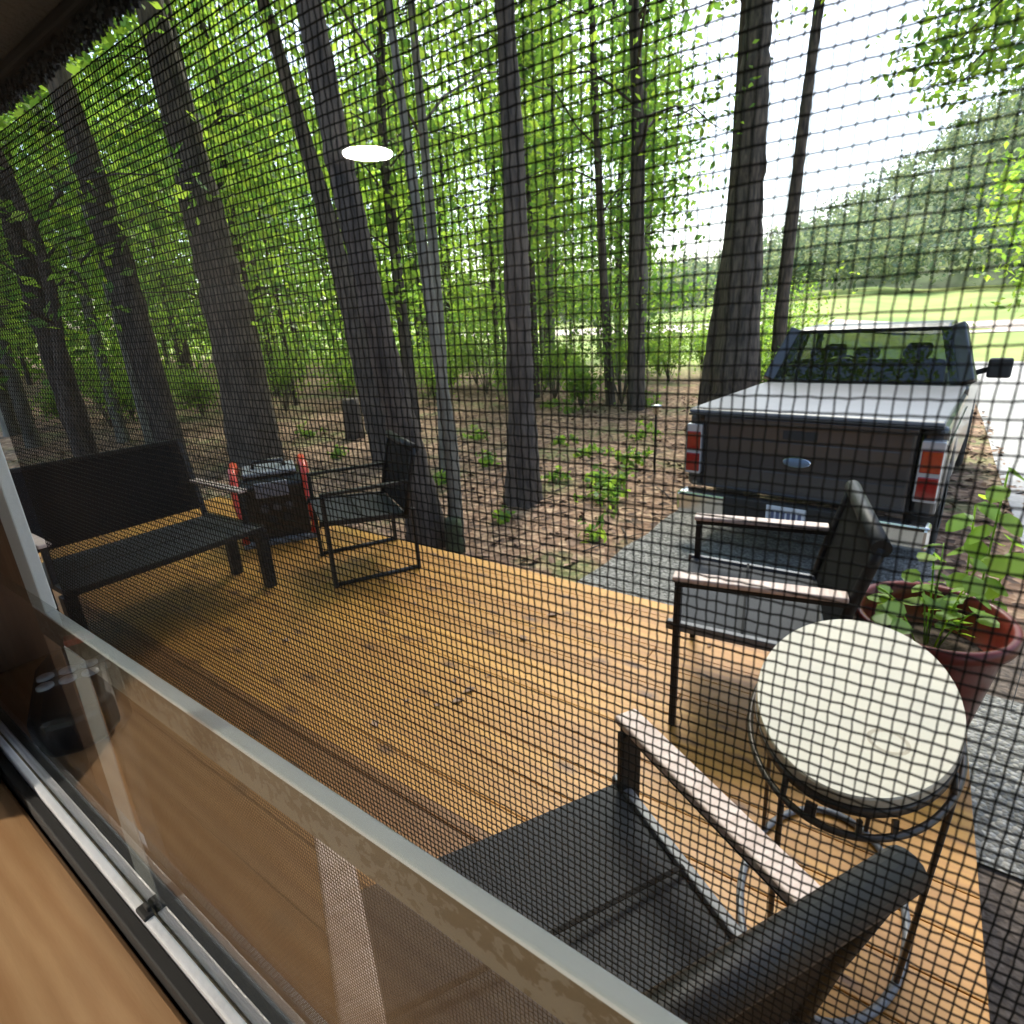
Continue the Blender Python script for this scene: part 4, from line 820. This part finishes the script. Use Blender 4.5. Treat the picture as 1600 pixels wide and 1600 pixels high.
# hill: terrain sheet plus canopy
def hill_h(x, y):
    b_ = hz(x, y); u = smooth(95, 210, y)*smooth(-44, 46, x)*43 + smooth(110, 170, y)*7
    return b_+u
def hill_only(X, Y): return hill_h(X, Y)-1.0
M['hill_ground'] = mat('hill_ground', (0.09, 0.13, 0.05), 0.95, var=0.4, scale=0.2)
grid('hill', np.linspace(-160, 260, 60), np.linspace(100, 310, 40), M['hill_ground'], -0.2, zf=hill_only)
pts = []
for i in range(1500):
    y = 98+140*rng.random()**1.5; x = rng.uniform(-110, 90); H_ = rng.uniform(4, 10); rr_ = rng.uniform(1.8, 3.6); z0 = float(hill_h(x, y))
    for k in range(8):
        a = rng.uniform(0, 6.28); q = rr_*math.sqrt(rng.random()); pts.append((x+q*math.cos(a), y+q*math.sin(a), z0+H_*(1-0.55*(q/rr_)**2)-rng.uniform(0, 1.5)))
mass('hillside_woods', pts, 12, (0.8, 0.8, 0.7), 0.8, M['leaf_hazed'], 'haze-pale green wood covering the hillside beyond the meadow')
# branch of foliage hanging in at the top right
def overhang(label, pts_px, dist, m, n, per, spread, leaf):
    c_ = []
    for i in range(n):
        a, b_ = pts_px[int(rng.integers(len(pts_px)))]; v = ray(a+rng.normal(0, 34), b_+rng.normal(0, 26)); v = v/np.hypot(v[0], v[1])*(dist*rng.uniform(0.85, 1.2)); c_.append(v+np.array([0, 0, CAMZ]))
    return np.array(c_)
rt_t = thing('tree', 'dark leafed tree hanging its boughs over the driveway at top right', 'tree', (4.6, 10.5, float(hz(4.6, 10.5))), 0, 'trees along the driveway')
org = np.array(rt_t.location)
c_ = overhang('', [(1585, 30), (1550, 45), (1520, 80), (1600, 90), (1490, 25), (1560, 5), (1620, 60), (1470, 100)], 11, M['leaf_c'], 34, 10, 0.3, 0.1)
limbs = [(branch_pts((0, 0, 7.5), q-org, n=5), 0.04) for q in c_[:10]]
trunk_mb([(0, 0, -0.4), (0.1, 0, 3), (0, 0.1, 7), (0.1, 0, 11)], [0.26, 0.2, 0.16, 0.08], limbs).build('trunk', Bk, rt_t, fix=False)
V, F_ = clumps([q-org for q in c_], 40, (0.28, 0.28, 0.18), 0.13); mesh_np('crown', V, F_, M['leaf_c'], rt_t)
rt_t = thing('tree', 'leafy tree edge at far right above the truck mirror', 'tree', (9.0, 17.0, float(hz(9, 17))), 0, 'trees along the driveway')
org = np.array(rt_t.location)
c_ = overhang('', [(1625, 260), (1640, 300), (1640, 400), (1625, 330), (1655, 380), (1625, 430)], 18, M['leaf_b'], 40, 10, 0.3, 0.1)
trunk_mb([(0, 0, -0.4), (0.1, 0, 3), (0, 0.1, 7), (0.1, 0, 9)], [0.26, 0.2, 0.16, 0.08], []).build('trunk', Bk, rt_t, fix=False)
V, F_ = clumps([q-org for q in c_], 44, (0.4, 0.4, 0.3), 0.16); mesh_np('crown', V, F_, M['leaf_b'], rt_t)
# small plants on the litter, stumps, garden light
def small_plant(label, x, y, h, n, m):
    t = thing('small_plant', label, 'plant', (x, y, float(hz(x, y))), 0, 'small plants in the leaf litter'); C = rng.normal(size=(n, 3))*np.array([h*0.4, h*0.4, h*0.3]); C[:, 2] = abs(C[:, 2])+0.03
    V, F_ = clumps(C, 8, (0.04, 0.04, 0.03), 0.09); mesh_np('foliage', V, F_, m, t); return t
for (px, py, h, n) in ((950, 790, 0.35, 22), (985, 735, 0.3, 18), (935, 760, 0.2, 10), (880, 700, 0.2, 10), (1005, 690, 0.3, 14), (760, 735, 0.25, 12), (890, 650, 0.3, 14), (700, 760, 0.2, 10), (930, 850, 0.12, 6), (960, 770, 0.3, 18), (920, 720, 0.25, 14), (870, 760, 0.18, 9), (740, 690, 0.25, 12), (480, 690, 0.3, 14), (530, 720, 0.22, 10), (790, 820, 0.12, 7), (1010, 640, 0.4, 20), (900, 620, 0.4, 22), (860, 640, 0.3, 14)):
    p_ = at(px, py, -0.52); small_plant('low green weeds sprouting from the brown leaf litter', p_[0], p_[1], h, n, M['leaf_b'])
def stump(label, px, py, r_, h, z, m):
    p_ = at(px, py, z); t = thing('tree_stump', label, 'stump', (p_[0], p_[1], float(hz(p_[0], p_[1]))))
    n_ = 20; b = MB(); prf = [(r_*1.25, -0.1), (r_*1.05, h*0.3), (r_, h*0.8), (r_*0.9, h), (0.01, h*0.98)]; b.lathe(prf, n_)
    b.v = [(x*(1+0.12*math.sin(3*math.atan2(y, x)+k)), y*(1+0.1*math.cos(4*math.atan2(y, x))), zz) for k, (x, y, zz) in enumerate(b.v)]; b.build('wood', m, t, fix=False)
stump('dark broken stump in the wood left of the leaning trunks', 556, 688, 0.17, 0.75, -0.5, M['bark'])
stump('mossy low stump beside the pale trunk at the deck edge', 712, 862, 0.085, 0.32, -0.48, M['moss'])
p_ = at(1022, 742, -0.52); gl = thing('garden_light', 'slim black solar path light staked beside the gravel path', 'garden light', (p_[0], p_[1], float(hz(p_[0], p_[1]))))
MB().tube([(0, 0, -0.05), (0, 0, 0.78)], 0.012, 8).build('stake', M['black_metal'], gl)
MB().lathe([(0.02, 0.78), (0.035, 0.80), (0.035, 0.88), (0.075, 0.89), (0.07, 0.905), (0.01, 0.92)], 20).build('lamp_head', M['chrome'], gl)
tw = MB()
for i in range(260):
    px, py = rng.uniform(-10, -1.9), rng.uniform(2.9, 11); a = rng.uniform(0, 6.28); L = rng.uniform(0.1, 0.5)
    pts = [(px+math.cos(a)*L*s_, py+math.sin(a)*L*s_+0.03*math.sin(s_*5), float(hz(px+math.cos(a)*L*s_, py+math.sin(a)*L*s_))+0.018) for s_ in (0, 0.5, 1)]; tw.tube(pts, rng.uniform(0.003, 0.008), 5)
tag(tw.build('twigs', M['bark'], fix=False), 'dry fallen twigs strewn among the leaves', 'twigs', kind='stuff')
for i in range(26):
    x_, y_ = rng.uniform(-3.2, 0.25), rng.uniform(0.6, 2.65); V, F_ = leaves(np.array([[0, 0, 0.0]]), np.array([[rng.normal(0, .12), rng.normal(0, .12), 1.0]]), rng.uniform(0.03, 0.06))
    if i == 0: M['dead_leaf'] = mat('dead_leaf', (0.34, 0.22, 0.15), 0.9, c2=(0.14, 0.08, 0.05), scale=6)
    o = mesh_np('dead_leaf', V, F_, M['dead_leaf']); o.location = (x_, y_, 0.006); tag(o, 'small curled brown leaf lying on the deck boards', 'leaf', 'dead leaves on the deck')
# loose leaves on the ground: one layer nobody could count
n = 9000; x = rng.uniform(-14, 1.2, n); y = rng.uniform(2.8, 15, n); keep = ~((x > -2) & (y < 6)); x, y = x[keep], y[keep]
C = np.stack([x, y, hz(x, y)+0.012], -1); N = rng.normal(size=C.shape)*0.35; N[:, 2] = 1
V, F_ = leaves(C, N, 0.10); M['dead_leaf'] = mat('dead_leaf', (0.34, 0.22, 0.15), 0.9, c2=(0.14, 0.08, 0.05), scale=6); tag(mesh_np('fallen_leaves', V, F_, M['dead_leaf']), 'brown fallen leaves covering the wood floor', 'leaves', kind='stuff')
